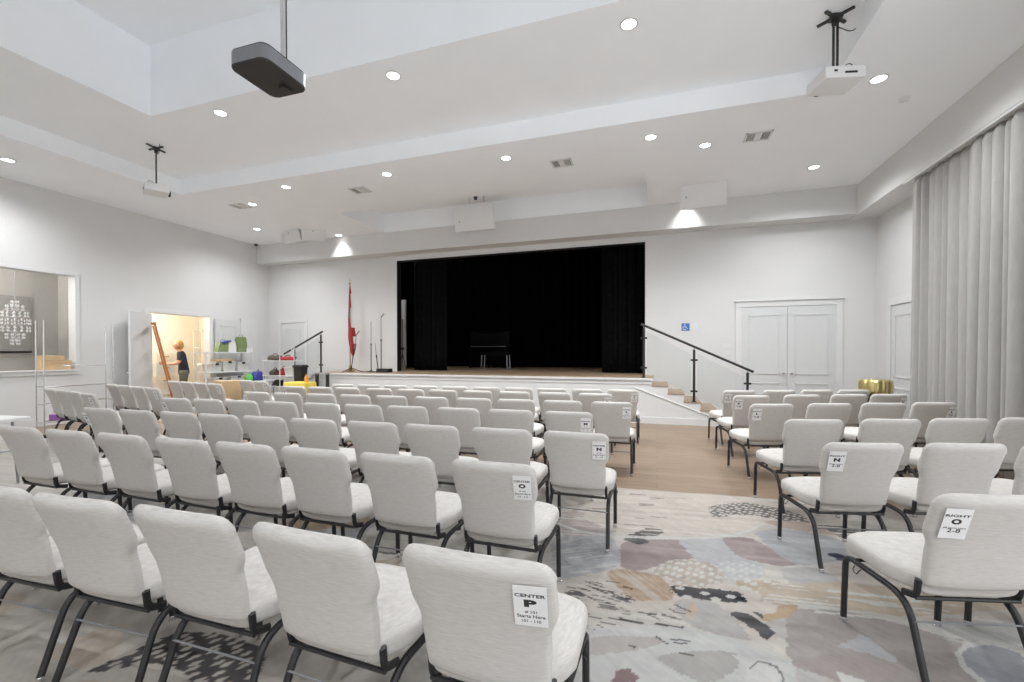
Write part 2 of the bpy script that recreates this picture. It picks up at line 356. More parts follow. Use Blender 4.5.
# storage doors
struct('trim_10', MB().b2((XL, DRW[0]-.1, 0), (XL+.03, DRW[0], DRW[3]), .004).b2((XL, DRW[1], 0), (XL+.03, DRW[1]+.1, DRW[3]), .004).b2((XL, DRW[0]-.1, DRW[3]), (XL+.03, DRW[1]+.1, DRW[3]+.1), .004), MTR, 'white casing around the storage doorway', 'trim')
d5 = door_leaf('door_5', .76, 2.38, 'white storage door leaf with two dark locks, left of the doorway', knob='right'); d5.location = (XL+.05, DRW[0], 0); d5.rotation_euler = (0, 0, math.radians(-62))
for z in (1.12,): MB().lathe([(.03, 0), (.03, .02), (.02, .03)], (.69, 0, z), 12, Matrix.Rotation(PI/2, 3, 'X')).build('deadbolt', MGRY, d5, True)
d7 = door_leaf('door_7', .76, 2.38, 'white storage door leaf swung back flat behind the shelving', knob='left'); d7.location = (XL+.09, DRW[1]+.12, 0); d7.rotation_euler = (0, 0, PI/2)
d8 = MB().b2((XL+.045, 9.645, .0), (XL+.1, 10.2, 2.45), .004); struct('trim_11', d8, MTR, 'white panel standing beside the storage shelving', 'panel')
# storage room
SX = XL-2.6
mb = MB().b2((SX-.1, 6.4, 0), (SX, 10.4, 2.75)).b2((SX, 6.3, 0), (XL-.2, 6.4, 2.75)).b2((SX, 10.4, 0), (XL-.2, 10.5, 2.75)).b2((SX-.1, 6.3, 2.75), (XL-.2, 10.5, 2.85))
struct('wall_storage', mb, MCRM, 'warm lit cream walls of the storage room', 'wall')
# hatch on the left wall
y0, y1, z0, z1 = WIN
mb = MB(); t = .075
mb.b2((XL, y0-t, z0-t), (XL+.03, y1+t, z0), .004).b2((XL, y0-t, z1), (XL+.03, y1+t, z1+t), .004).b2((XL, y1, z0), (XL+.03, y1+t, z1), .004).b2((XL, y0-t, z0), (XL+.03, y0, z1), .004)
mb.b2((XL-.2, y0, z0-.001), (XL+.06, y1, z0+.025), .004)
struct('window_1', mb, MTR, 'white framed hatch opening in the left wall', 'window')
NX = XL-1.25
mb = MB().b2((NX-.1, y0-1., 0), (NX, y1+1.3, 3.5)).b2((NX, y0-1.1, 0), (XL-.2, y0-1., 3.5)).b2((NX, y1+.34, 0), (XL-.2, y1+.36, 3.5)).b2((NX-.1, y0-1.1, 3.4), (XL-.2, y1+.36, 3.5))
struct('wall_hatch', mb, MBEI, 'beige grey wall of the room seen through the hatch', 'wall')
a, b = onX(-40, 290, NX), onX(31, 353, NX)
o = tag(MB().b2((NX, a.y, b.z), (NX+.03, b.y, b.z+1.2), .003).build('wall_panel', MPIC), 'grey square mirror panel behind the crystal chandelier', 'mirror')
MB().b2((NX+.03, a.y, b.z), (NX+.04, b.y, b.z+.04)).build('lower_rail', MPLA, o)
# chandelier
cc = onX(15, 320, XL-.7); sc = (cc-Vector((0, 0, H))).length/F
ch = thing('chandelier', 'tiered crystal chandelier hanging inside the hatch', 'chandelier', (cc.x, cc.y, cc.z))
MB().tube([(0, 0, .5), (0, 0, 3.4-cc.z)], .006, 6).tube([(0, 0, .5), (0, 0, -.45)], .008, 6).build('stem', MCHR, ch)
for ti, (z, r, n) in enumerate(((.42, .05, 6), (.33, .12, 10), (.20, .18, 13), (.05, .22, 15), (-.10, .21, 14), (-.24, .13, 10), (-.36, .06, 6))):
    MB().tube([(r*math.cos(2*PI*i/20), r*math.sin(2*PI*i/20), z) for i in range(21)], .007, 5).build('ring', MCHR, ch)
    mb = MB()
    for i in range(n):
        a = 2*PI*i/n; x, y = r*math.cos(a), r*math.sin(a)
        for k in range(2): mb.lathe([(.002, .026), (.016, .0), (.002, -.03)], (x, y, z-.05-.065*k), 6)
    g = mb.build('crystal_drops', MCRY, ch); g['kind'] = 'stuff'
# cardboard boxes on the hatch ledge
def carton(loc, d, rz, label, m=MCRD, flap=True, group=None):
    o = MB().box((0, 0, d[2]/2), d, bev=.004).build('cardboard_box', m); o.location = loc; o.rotation_euler = (0, 0, rz); tag(o, label, 'box', group)
    MB().box((0, 0, d[2]+.001), (d[0]*.98, .05, .002)).build('packing_tape', MBRN if not flap else MCLR, o); return o
ly = onX(39, 365, XL-.1); ry = onX(69, 365, XL-.1)
carton((XL-.1, (ly.y+ry.y)/2, z0+.025), (.17, ry.y-ly.y, .19), 0, 'long brown cardboard box on the hatch ledge', group='boxes on the hatch ledge')
carton((XL-.1, (ly.y+ry.y)/2-.05, z0+.217), (.15, .36, .10), .06, 'smaller cardboard box on top of the long one on the ledge', group='boxes on the hatch ledge')

# ------------------------------------------------------------------ carpet: abstract brush-stroke pattern woven into the pile
def carpet():
    xs = np.concatenate([np.arange(XL, -6, .06), np.arange(-6, -3.2, .022), np.arange(-3.2, -1.2, .011), np.arange(-1.2, 2.6, .0075), np.arange(2.6, XR, .02), [XR]])
    ys = np.concatenate([np.arange(YB, .5, .06), np.arange(.5, 5., .0105)])
    ny = len(ys); X, Y = np.meshgrid(xs, ys, indexing='ij')
    ye = E0[1] + SLP*(X-E0[0]); ye = np.where(X < -.41, E0[1]-.0*(X+.41), ye); ye = np.minimum(ye, 4.99)
    Y = np.minimum(Y, ye)
    rng = np.random.RandomState(11)
    def vnoise(x, y, s, seed):
        r = np.random.RandomState(seed); T = r.rand(257, 257); x = x/s+100; y = y/s+100
        i = np.floor(x).astype(int); j = np.floor(y).astype(int); f = x-i; g = y-j; f = f*f*(3-2*f); g = g*g*(3-2*g)
        i %= 256; j %= 256
        return (T[i, j]*(1-f)+T[i+1, j]*f)*(1-g) + (T[i, j+1]*(1-f)+T[i+1, j+1]*f)*g
    n1 = vnoise(X, Y, .45, 1); n2 = vnoise(X, Y, .12, 2); n3 = vnoise(X, Y, .035, 3)
    def strk(ang, L, W, seed):
        a = math.radians(ang); c, s = math.cos(a), math.sin(a); return vnoise((X*c+Y*s)*(W/L), (-X*s+Y*c), W, seed)
    S1 = strk(8, .6, .018, 4); S2 = strk(-50, .5, .016, 5); S3 = strk(70, .35, .012, 6); S4 = strk(-38, .10, .011, 7); S5 = strk(5, .9, .035, 8)
    CREAM, GREY, BLUE, MAUVE, TAN, DARK, PINK, LT = [np.array(srgb(*c)) for c in ((212, 206, 198), (186, 182, 178), (184, 185, 188), (166, 151, 149), (188, 162, 132), (72, 72, 76), (202, 188, 178), (214, 212, 208))]
    col = np.empty(X.shape+(3,)); col[:] = CREAM
    def mixc(mask, c, a=1.):
        m = (np.asarray(mask, float)*a)[..., None]; col[:] = col*(1-m) + np.asarray(c)*m
    # loose background patches everywhere
    for k in range(150):
        cx, cy = rng.uniform(-7, 4.2), rng.uniform(YB, 4.7); a = rng.uniform(0, PI); rx, ry = rng.uniform(.2, .8), rng.uniform(.08, .3)
        dx, dy = X-cx+(n1-.5)*.35, Y-cy+(n2-.5)*.08; u = dx*math.cos(a)+dy*math.sin(a); v = -dx*math.sin(a)+dy*math.cos(a)
        e = (u/rx)**2+(v/ry)**2; c = [GREY, BLUE, PINK, MAUVE, TAN, LT, CREAM, CREAM][rng.randint(8)]
        mixc(e < 1, c, .8)
    for k in range(60):
        cx, cy = rng.uniform(-7, 4.2), rng.uniform(YB, 4.6); a = rng.uniform(-.6, .4); L, w = rng.uniform(.15, .5), rng.uniform(.02, .07)
        dx, dy = X-cx, Y-cy+(n1-.5)*.15; u = dx*math.cos(a)+dy*math.sin(a); v = -dx*math.sin(a)+dy*math.cos(a)
        mixc((np.abs(u) < L) & (np.abs(v) < w*(1-(u/L)**2)) & (S1 > .5), DARK, .75)
    # projected outline helper: shapes are laid out on the floor plane
    K = np.array([AR, AD, AF]); Pw = np.stack([X, Y, np.full_like(X, -H)], -1); Q = Pw @ K.T; vis = Q[..., 2] > .6
    dz = np.where(vis, Q[..., 2], 1); U = np.where(vis, CU+F*Q[..., 0]/dz, -9999); V = np.where(vis, CV+F*Q[..., 1]/dz, -9999)
    wob = 13/np.maximum(dz, .5)
    def pip(pts, w=1.):
        u = U+(n2-.5)*wob*.5*w+(n3-.5)*wob*.3*w+(S1-.5)*wob*.9*w+(S4-.5)*wob*.5*w; v = V+(n3-.5)*wob*.22*w; ins = np.zeros(X.shape, bool)
        x0, x1 = min(p[0] for p in pts), max(p[0] for p in pts)
        for (ax, ay), (bx, by) in zip(pts, pts[1:]+pts[:1]):
            if ay == by: continue
            ins ^= ((ay > v) != (by > v)) & (u < (bx-ax)*(v-ay)/(by-ay)+ax)
        return ins
    def smooth(pts):
        for _ in range(1): pts = [p for (a, b) in zip(pts, pts[1:]+pts[:1]) for p in ((a[0]*.84+b[0]*.16, a[1]*.84+b[1]*.16), (a[0]*.16+b[0]*.84, a[1]*.16+b[1]*.84))]
        return pts
    def dots(cell, ang, asp, r, seed, jit=.45):
        a = math.radians(ang); u = (X*math.cos(a)+Y*math.sin(a))/(cell*asp); v = (-X*math.sin(a)+Y*math.cos(a))/cell
        i = np.floor(u).astype(int); j = np.floor(v+.5*(i % 2)).astype(int); T = np.random.RandomState(seed).rand(2, 64, 64); jx = (T[0][i % 64, j % 64]-.5)*jit; jy = (T[1][i % 64, j % 64]-.5)*jit
        fu = u-i-.5-jx; fv = v+.5*(i % 2)-j-.5-jy; return (fu**2+fv**2) < r*r
    A = lambda *p: [(560+x/3.41, 440+y/3.41) for x, y in p]
    B = lambda *p: [(600+x/5.12, 580+y/5.12) for x, y in p]
    D = lambda *p: [(800+x/4.57, 580+y/4.57) for x, y in p]
    G = lambda *p: [(60+x/3.41, 560+y/3.41) for x, y in p]
    def fill(pts, c, al=1., w=1., tex=None, lo=.35): 
        m = pip(smooth(pts), w)
        if tex is not None: m = m & (tex > lo)
        mixc(m, c, al); return m
    def curve(pts, wpx, c, al=1.):
        d = np.full(X.shape, 1e9)
        for (ax, ay), (bx, by) in zip(pts, pts[1:]):
            t = np.clip(((U-ax)*(bx-ax)+(V-ay)*(by-ay))/((bx-ax)**2+(by-ay)**2+1e-9), 0, 1); d = np.minimum(d, np.hypot(U-ax-t*(bx-ax), (V-ay-t*(by-ay))*1.6))
        mixc(d < wpx*(.7+.6*n2), c, al)
    up = (U > 545) & (U < 1030) & (V > 480) & (V < 690); mixc(up, CREAM, .85)
    mixc(up & (n1 > .55), PINK, .35)
    fill(A((-20, 250), (60, 240), (200, 300), (150, 340), (0, 330)), MAUVE, .55, 1, S1)
    fill(A((200, 160), (450, 180), (820, 220), (900, 280), (700, 270), (650, 310), (400, 330), (200, 320), (60, 260)), np.array(srgb(212, 203, 193)))
    fill(A((-30, 330), (180, 325), (215, 430), (40, 472), (-30, 470)), BLUE, .9)
    fill(A((200, 350), (300, 340), (400, 336), (430, 360), (475, 400), (330, 428), (290, 442), (245, 446), (205, 430)), MAUVE, .9)
    fill(A((390, 338), (560, 330), (600, 385), (705, 430), (690, 472), (600, 482), (500, 470), (480, 420)), np.array(srgb(194, 193, 194)), .95)
    fill(A((545, 333), (640, 330), (740, 375), (825, 425), (760, 432), (690, 420), (600, 395)), np.array(srgb(172, 157, 155)), .95)
    m = fill(A((300, 440), (390, 402), (530, 420), (560, 480), (490, 505), (390, 490)), np.array(srgb(192, 180, 168)), .95)
    mixc(m & dots(.045, 65, 1.8, .34, 1), LT, .9)
    m = pip(smooth(A((530, 410), (690, 420), (700, 470), (600, 485), (545, 460)))); mixc(m & dots(.042, 65, 1.8, .31, 2), LT, .7)
    fill(A((150, 450), (210, 438), (330, 458), (380, 500), (390, 548), (250, 548), (225, 525), (180, 490)), np.array(srgb(188, 164, 140)), .95)
    mixc(pip(smooth(A((150, 450), (210, 438), (330, 458), (380, 500), (390, 548), (250, 548), (225, 525), (180, 490)))) & (S2 > .62), LT, .45)
    m = fill(A((580, 480), (740, 476), (765, 512), (620, 514)), np.array(srgb(196, 178, 158)), .9); mixc(m & dots(.05, 50, 1.9, .34, 3), LT, .9)
    m = fill(A((376, 496), (480, 502), (600, 514), (636, 552), (580, 554), (385, 532)), DARK, .95, 1.6); mixc(m & dots(.085, 20, 1.4, .24, 4), LT, .95)
    fill(A((745, 566), (778, 548), (806, 556), (818, 590), (800, 610), (690, 618), (676, 594), (740, 592)), TAN, .95)
    fill(A((800, 600), (960, 560), (1040, 640), (900, 720), (700, 660), (690, 620)), GREY, .8)
    fill(A((400, 546), (470, 540), (525, 550), (580, 590), (660, 685), (560, 672), (430, 630), (385, 570)), np.array(srgb(188, 184, 180)), .95)
    fill(A((420, 550), (460, 550), (470, 600), (440, 620)), np.array(srgb(206, 184, 160)), .7, 1, S3, .4)
    fill(A((570, 584), (600, 588), (640, 590), (672, 584), (700, 612), (716, 640), (732, 660), (716, 676), (698, 680), (670, 652), (630, 628)), DARK, .9, .9, S2, .30)
    m = fill(A((505, 225), (620, 212), (720, 226), (835, 262), (850, 292), (770, 278), (640, 252), (515, 266)), np.array(srgb(120, 116, 114)), .9, 2.); mixc(m & dots(.042, 50, 1.5, .34, 5), CREAM, .95)
    m = fill(A((690, 276), (830, 276), (965, 330), (880, 318), (760, 300)), np.array(srgb(192, 172, 160)), .9)
    fill(A((655, 312), (760, 300), (870, 318), (970, 345), (985, 405), (830, 432), (750, 398)), BLUE, .85)
    fill(A((740, 440), (850, 432), (960, 470), (960, 560), (830, 545)), np.array(srgb(188, 186, 184)), .9)
    fill(A((903, 388), (945, 386), (985, 402), (960, 416)), np.array(srgb(78, 78, 98)), .95)
    fill(A((860, 280), (960, 290), (1080, 330), (1100, 380), (960, 330)), DARK, .8, 2, S1, .45)
    fill(A((210, 336), (300, 298), (358, 306), (345, 326), (270, 326), (310, 350), (250, 356)), DARK, .8, 2., S1, .3)
    curve(A((-30, 278), (80, 315), (200, 330), (400, 336), (500, 334), (580, 325), (640, 312), (690, 288)), 1.7, LT, .95)
    rn = random.Random(5)
    for k in range(100):
        x, y = rn.uniform(0, 420), rn.uniform(475, 660); 
        if x > 250 and y < 560: continue
        L = rn.uniform(15, 70); a = rn.uniform(.1, .55); curve(A((x, y), (x+L, y+L*a)), rn.uniform(.35, 1.25), DARK if rn.random() < .6 else GREY, .75)
    fill(A((15, 515), (60, 512), (90, 530), (40, 545)), DARK, .8, 2, S1, .3)
    fill(A((120, 520), (180, 560), (250, 600), (210, 610), (140, 570)), DARK, .6, 3, S1, .5)
    for k in range(26):
        x, y = rn.uniform(-60, 150), rn.uniform(340, 480); L = rn.uniform(30, 90); curve(A((x, y), (x+L, y-L*.12)), rn.uniform(.5, 1.2), LT, .8)
    for k in range(16):
        x, y = rn.uniform(-40, 350), rn.uniform(175, 300); L = rn.uniform(20, 60); curve(A((x, y), (x+L, y+L*rn.uniform(-.1, .15))), rn.uniform(.4, .9), np.array(srgb(130, 122, 118)), .6)
    # lower sweep of rings
    fill(B((-400, 300), (150, 230), (400, 236), (700, 306), (900, 386), (1100, 470), (1300, 700), (-400, 700)), np.array(srgb(206, 205, 202)), .95)
    fill(B((-60, 285), (290, 288), (325, 326), (180, 362), (-60, 390)), np.array(srgb(190, 183, 177)), .9)
    fill(B((250, 390), (500, 362), (690, 368), (716, 440), (620, 505), (500, 530)), np.array(srgb(178, 175, 170)), .85)
    fill(B((86, 458), (150, 453), (214, 500), (180, 530), (60, 530)), np.array(srgb(142, 118, 120)), .95)
    fill(B((760, 410), (880, 420), (940, 500), (860, 560), (740, 540)), LT, .9); curve(B((770, 450), (810, 415), (900, 440), (940, 500), (935, 540)), 1.1, DARK, .7)
    for p in (((290, 292), (345, 328)), ((365, 302), (460, 314)), ((380, 322), (440, 325)), ((410, 372), (475, 384)), ((45, 192), (215, 222)), ((290, 225), (425, 243)), ((150, 335), (180, 345))): curve(B(*p), 1.2, DARK, .85)
    curve(B((200, 400), (330, 450), (430, 520), (480, 600)), 3, LT, .6)
    # right foreground
    fill(D((-60, 130), (200, 140), (460, 200), (600, 240), (780, 280), (900, 470), (200, 480), (-60, 380)), np.array(srgb(168, 160, 156)), .9)
    fill(D((180, 300), (300, 240), (420, 350), (460, 380), (300, 340)), np.array(srgb(190, 190, 192)), .8)
    fill(D((-20, 380), (150, 330), (480, 400), (420, 480), (-20, 480)), MAUVE, .35)
    fill(D((500, 180), (760, 200), (1040, 190), (1040, 330), (880, 300), (700, 280)), np.array(srgb(196, 195, 192)), .9, 2, S2, .3)
    fill(D((730, 310), (860, 290), (1040, 340), (1040, 500), (860, 480), (750, 400)), np.array(srgb(160, 162, 168)), .9)
    curve(D((830, 290), (760, 300), (722, 335), (745, 390), (800, 440), (870, 490)), 3.2, LT, .95)
    fill(D((160, 412), (320, 470), (200, 480)), LT, .95, .5)
    m = fill(D((-180, 20), (200, 10), (480, 40), (900, 60), (1040, 80), (1040, 130), (500, 170), (200, 130), (-180, 110)), np.array(srgb(196, 180, 160)), .85)
    for k in range(22):
        x, y = rn.uniform(-220, 700), rn.uniform(0, 170); L = rn.uniform(120, 400); curve(D((x, y), (x+L, y+L*.1)), rn.uniform(.6, 1.6), LT, .9)
    # left dotted brush mark and warm haze
    m = (U < 400) & (V > 560) & vis; mixc(m, np.array(srgb(206, 198, 188)), .6); mixc(m & (n1 > .5), np.array(srgb(204, 182, 160)), .5)
    m = fill(G((88, 388), (180, 345), (330, 268), (440, 244), (560, 250), (695, 300), (705, 335), (660, 430), (430, 430), (436, 385), (300, 348), (180, 378)), np.array(srgb(84, 80, 82)), .95, 1.2); mixc(m & dots(.047, 62, 2.0, .29, 8), np.array(srgb(208, 200, 190)), .95)
    # fine pile streaks
    col += ((S5-.5)*.13*(n1 > .3)+(n2-.5)*.05)[..., None]*np.array([1., .95, .88]); col = np.clip(col, .02, 1)
    k = (.955+.09*n3)[..., None]*(.95+.10*S4)[..., None]*(1-.02*(S3 > .62))[..., None]*(1-.025*(S2 > .66))[..., None]; col *= k
    nx = len(xs); verts = np.stack([X, Y, np.zeros_like(X)], -1).reshape(-1, 3)
    i, j = np.meshgrid(np.arange(nx-1), np.arange(ny-1), indexing='ij'); a = (i*ny+j).ravel()
    faces = np.stack([a, a+ny, a+ny+1, a+1], 1)
    keep = (np.abs(Y[:-1, :-1]-Y[:-1, 1:])+np.abs(Y[1:, :-1]-Y[1:, 1:])).ravel() > 1e-6; faces = faces[keep]
    me = bpy.data.meshes.new('floor_carpet'); me.vertices.add(len(verts)); me.vertices.foreach_set('co', verts.ravel().astype(np.float32))
    me.loops.add(faces.size); me.loops.foreach_set('vertex_index', faces.ravel().astype(np.int32)); me.polygons.add(len(faces))
    me.polygons.foreach_set('loop_start', np.arange(0, faces.size, 4, dtype=np.int32)); me.update(calc_edges=True)
    at = me.color_attributes.new('weave', 'FLOAT_COLOR', 'POINT'); at.data.foreach_set('color', np.concatenate([col, np.ones(X.shape+(1,))], -1).reshape(-1).astype(np.float32))
    m = bpy.data.materials.new('patterned_carpet'); m.use_nodes = True; nt = m.node_tree; b = nt.nodes['Principled BSDF']
    ca = nt.nodes.new('ShaderNodeVertexColor'); ca.layer_name = 'weave'
    hv = nt.nodes.new('ShaderNodeMix'); hv.data_type = 'RGBA'; hv.blend_type = 'MULTIPLY'; hv.inputs['Factor'].default_value = 1; hv.inputs['B'].default_value = (.63, .637, .64, 1)
    nt.links.new(ca.outputs['Color'], hv.inputs['A']); nt.links.new(hv.outputs['Result'], b.inputs['Base Color']); b.inputs['Roughness'].default_value = .95; b.inputs['Specular IOR Level'].default_value = .1
    tc = nt.nodes.new('ShaderNodeTexCoord'); n = nt.nodes.new('ShaderNodeTexNoise'); n.inputs['Scale'].default_value = 260; bp = nt.nodes.new('ShaderNodeBump'); bp.inputs['Strength'].default_value = .3; bp.inputs['Distance'].default_value = .004
    nt.links.new(tc.outputs['Object'], n.inputs['Vector']); nt.links.new(n.outputs['Fac'], bp.inputs['Height']); nt.links.new(bp.outputs['Normal'], b.inputs['Normal'])
    me.materials.append(m); o = link('floor_carpet', me); o['kind'] = 'structure'; o['label'] = 'abstract brush stroke carpet in cream, grey, mauve and tan'; o['category'] = 'carpet'
carpet()

# ------------------------------------------------------------------ chairs
def ss(a, b, t): t = min(1, max(0, (t-a)/(b-a))); return t*t*(3-2*t)
def sring(cx, hw, hh, e, n, fn):
    out = []
    for k in range(n):
        t = 2*PI*k/n; c, s = math.cos(t), math.sin(t)
        out.append(fn(cx+hw*math.copysign(abs(c)**(2/e), c), hh*math.copysign(abs(s)**(2/e), s)))
    return out
BT = math.atan2(.12, .42); BL = .445; CB, SB = math.cos(BT), math.sin(BT)
def back_pt(s, x, d): # s along the back from its bottom, d outward (rear is -)
    return Vector((x, (.113 - s*SB + d*CB + .024*(x/.25)**2 + .018*math.sin(PI*s/BL)), .441 + s*CB + d*SB))
def mesh_backrest():
    mb = MB(); rings = []; r = .06; e = .012
    S = [0, .006, .02, .05, .1, .15, .18, .20, .22, .235, .25, .268, .29, .33, .37, BL-.055, BL-.04, BL-.026, BL-.014, BL-.006, BL-.001]
    for s in S:
        hw = .202 + .008*ss(0, .15, s) + .026*ss(.185, .27, s)
        if s > BL-r: hw = hw - r + math.sqrt(max(0, r*r-(s-(BL-r))**2)) + .004
        th = .033
        if s < .03: th *= .45+.55*math.sqrt(1-(1-s/.03)**2)
        if s > BL-.034: th *= max(.12, math.sqrt(max(0, 1-((s-(BL-.034))/.0345)**2)))
        rings.append(sring(0, hw, th, 4.2 if s < BL-.05 else 3.4, 40, lambda x, d, s=s: back_pt(s, x, d)))
    return mb.loft(rings).mesh('backrest', MFAB, 'all')
def mesh_seat():
    mb = MB(); rings = []; y0, y1 = .14, .578; r = .07
    ts = [0, .004, .015, .035, .07, .11, .16, .22, .3, .36, .40, .42, .44, .455, .467, .475, .4785, .48]
    ts = [t*(y1-y0)/.48 for t in ts]
    for t in ts:
        hw = .198 + .054*ss(.02, .15, t)
        L = y1-y0
        if t > L-r: hw = hw - r + math.sqrt(max(0, r*r-(t-(L-r))**2))
        hh = .054
        if t < .02: hh *= .6+.4*math.sqrt(1-(1-t/.02)**2)
        if t > L-.04: hh *= max(.35, math.sqrt(max(0, 1-((t-(L-.04))/.043)**2)))
        zc = .428 + .012*ss(0, .45, t)
        rings.append(sring(0, hw, hh, 4.2, 44, lambda x, d, t=t, hw=hw, zc=zc: Vector((x, y0+t, zc+d+(.010*(1-(x/max(hw, .05))**2) if d > 0 else 0)))))
    return mb.loft(rings).mesh('seat', MFAB, 'all')
def chair_meshes():
    m = {}
    m['seat'] = mesh_seat(); m['backrest'] = mesh_backrest()
    for s, k in ((-1, 'l'), (1, 'r')):
        x = .236*s; pts = fillet([(x, .575, .02), (x*1.0, .560, .365), (x*.92, .185, .343), (x*.96, .070, .02)], [.055, .10], 7)
        n = len(pts); 
        m['front'+k] = MB().tube(pts[:9], .0145, 10).mesh('leg', MBLK, True)
        m['rail'+k] = MB().tube(pts[8:11], .0145, 10).mesh('side_rail', MBLK, True)
        m['rear'+k] = MB().tube(pts[10:], .0145, 10).mesh('leg', MBLK, True)
        for nm, y in (('fg', .576), ('rg', .0685)):
            m[nm+k] = MB().lathe([(.0150, .03), (.0165, .026), (.0165, .012), (.011, .010), (.017, .006), (.017, 0.0)], (x*(1 if nm == 'fg' else .96), y, 0), 12).mesh('glide', MCHR, True)
        bx = .207*s; bp = fillet([(bx, .142, .452), (bx, .150, .374), (bx*1.03, .215, .360)], .03, 5)
        m['br'+k] = MB().tube(bp, .0155, 8, sx=.66).mesh('bracket', MPLA, True)
        hk = [(x*1.06, .47, .352), (x*1.10, .47, .335), (x*1.12, .455, .325), (x*1.12, .435, .325), (x*1.10, .43, .34), (x*1.05, .43, .35)]
        m['hook'+k] = MB().tube(hk, .0028, 6).mesh('ganging_hook', MBLK, True)
    m['rear_rail'] = MB().tube([(-.212, .150, .366), (.212, .150, .366)], .009, 8).mesh('cross_rail', MBLK, True)
    m['front_rail'] = MB().tube([(-.225, .50, .366), (.225, .50, .366)], .009, 8).mesh('cross_rail', MBLK, True)
    m['stretcher'] = MB().tube([(-.22, .146, .262), (.22, .146, .262)], .0045, 6).mesh('stretcher', MGRY, True)
    return m
CM = chair_meshes()
def make_chair(label, loc, rz, group):
    t = thing('banquet_chair', label, 'chair', loc, rz, group)
    link('seat', CM['seat'], t); link('backrest', CM['backrest'], t)
    for k in 'lr':
        a = link('leg', CM['front'+k], t); link('glide', CM['fg'+k], a)
        b = link('leg', CM['rear'+k], t); link('glide', CM['rg'+k], b)
        link('side_rail', CM['rail'+k], t); link('bracket', CM['br'+k], t); link('ganging_hook', CM['hook'+k], t)
    for n in ('rear_rail', 'front_rail', 'stretcher'): link(CM[n].name.split('.')[0], CM[n], t)
    return t
_paper = MB().box((0, 0, 0), (.094, .0012, .148)).mesh('seat_sign', MPAP)
_let = {}
def add_sign(ch, side, sect, row, lines):
    x = .172*side; s = BL-.118; dv = back_pt(s+.03, x, -.036)-back_pt(s-.03, x, -.036); tl = math.atan2(-dv.y, dv.z)
    o = link('seat_sign', _paper, ch); p = back_pt(s, x, -.0355); o.location = p; o.rotation_euler = (tl, 0, math.atan(2*.024*x/.0625)); o.location.y -= .003; o['label'] = f'white paper seat sign reading {sect} {row}'
    k = (sect, row, tuple(lines))
    if k not in _let:
        L = [(sect, .086, .012, .034, .03), (row, .036 if row not in 'LJ' else .024, .027, -.002, .06)]
        zz = -.0205
        for (txt, w, h) in lines: L.append((txt, w, h, zz-h*.5, .015)); zz -= h*1.52
        _let[k] = lettering(L)
    link('lettering', _let[k], o)
protos = {}
def chair(X, Y, yaw, label, group):
    X -= .022*math.sin(math.radians(yaw)); Y += .022*math.cos(math.radians(yaw))
    if 'c' not in protos:
        protos['c'] = make_chair(label, (X, Y, 0), math.radians(yaw), group); protos['kids'] = True; return protos['c']
    src = protos['c']; r = src.copy(); C.objects.link(r); r.location = (X, Y, 0); r.rotation_euler = (0, 0, math.radians(yaw)); r['label'] = label; r['group'] = group
    for ch in list(src.children):
        if ch.name.startswith('seat_sign'): continue
        c = ch.copy(); C.objects.link(c); c.parent = r
        for g in list(ch.children): d = g.copy(); C.objects.link(d); d.parent = c
    return r
ORD = ['first', 'second', 'third', 'fourth', 'fifth', 'sixth', 'seventh', 'eighth', 'ninth', 'tenth', 'eleventh']
# centre block: (row, x of the right-hand chair, pitch, y at right, slope per metre leftward, count, yaw, n-left-signed)
PROW = [(-.50, 1.12, 0), (-1.085, 1.10, -2), (-1.665, 1.10, 0), (-2.215, 1.075, 3), (-2.78, 1.06, 3), (-3.34, 1.04, 3)]
RAWX = {'O': (.05, [-.78, -1.36, -1.93, -2.46, -3.0, -3.58, -4.15, -4.72]), 'N': (.033, [-.53, -1.10, -1.69, -2.235, -2.83, -3.37, -3.91, -4.42, -4.99, -5.53]), 'M': (.025, [-.80, -1.39, -1.96, -2.55, -3.10, -3.65, -4.23, -4.79, -5.32, -5.84]),
        'L': (.015, [-.49, -1.07, -1.65, -2.21, -2.80, -3.39, -3.95, -4.51, -5.08, -5.63]), 'K': (.012, [-.82, -1.41, -2.01, -2.60, -3.17, -3.73, -4.30, -4.90, -5.44, -5.97]), 'J': (.01, [-.50, -1.05, -1.62, -2.17, -2.73, -3.30, -3.85, -4.43, -4.97, -5.50])}
ROWS = [('P', -.41, .560, 1.075, -.006, 6, 0.5, 0), ('O', -.805, .560, 2.125, .028, 8, 0, 0), ('N', -.555, .554, 3.12, .030, 10, .5, 1), ('M', -.80, .560, 4.20, .050, 10, 1, 1),
        ('L', -.50, .571, 5.20, .050, 10, 1.5, 1), ('K', -.83, .571, 6.23, .045, 10, 1.5, 1), ('J', -.51, .553, 7.00, .062, 10, 2, 0)]
CL = [('# 101', .034, .0105), ('Starts Here', .080, .012), ('101 - 110', .054, .0105)]
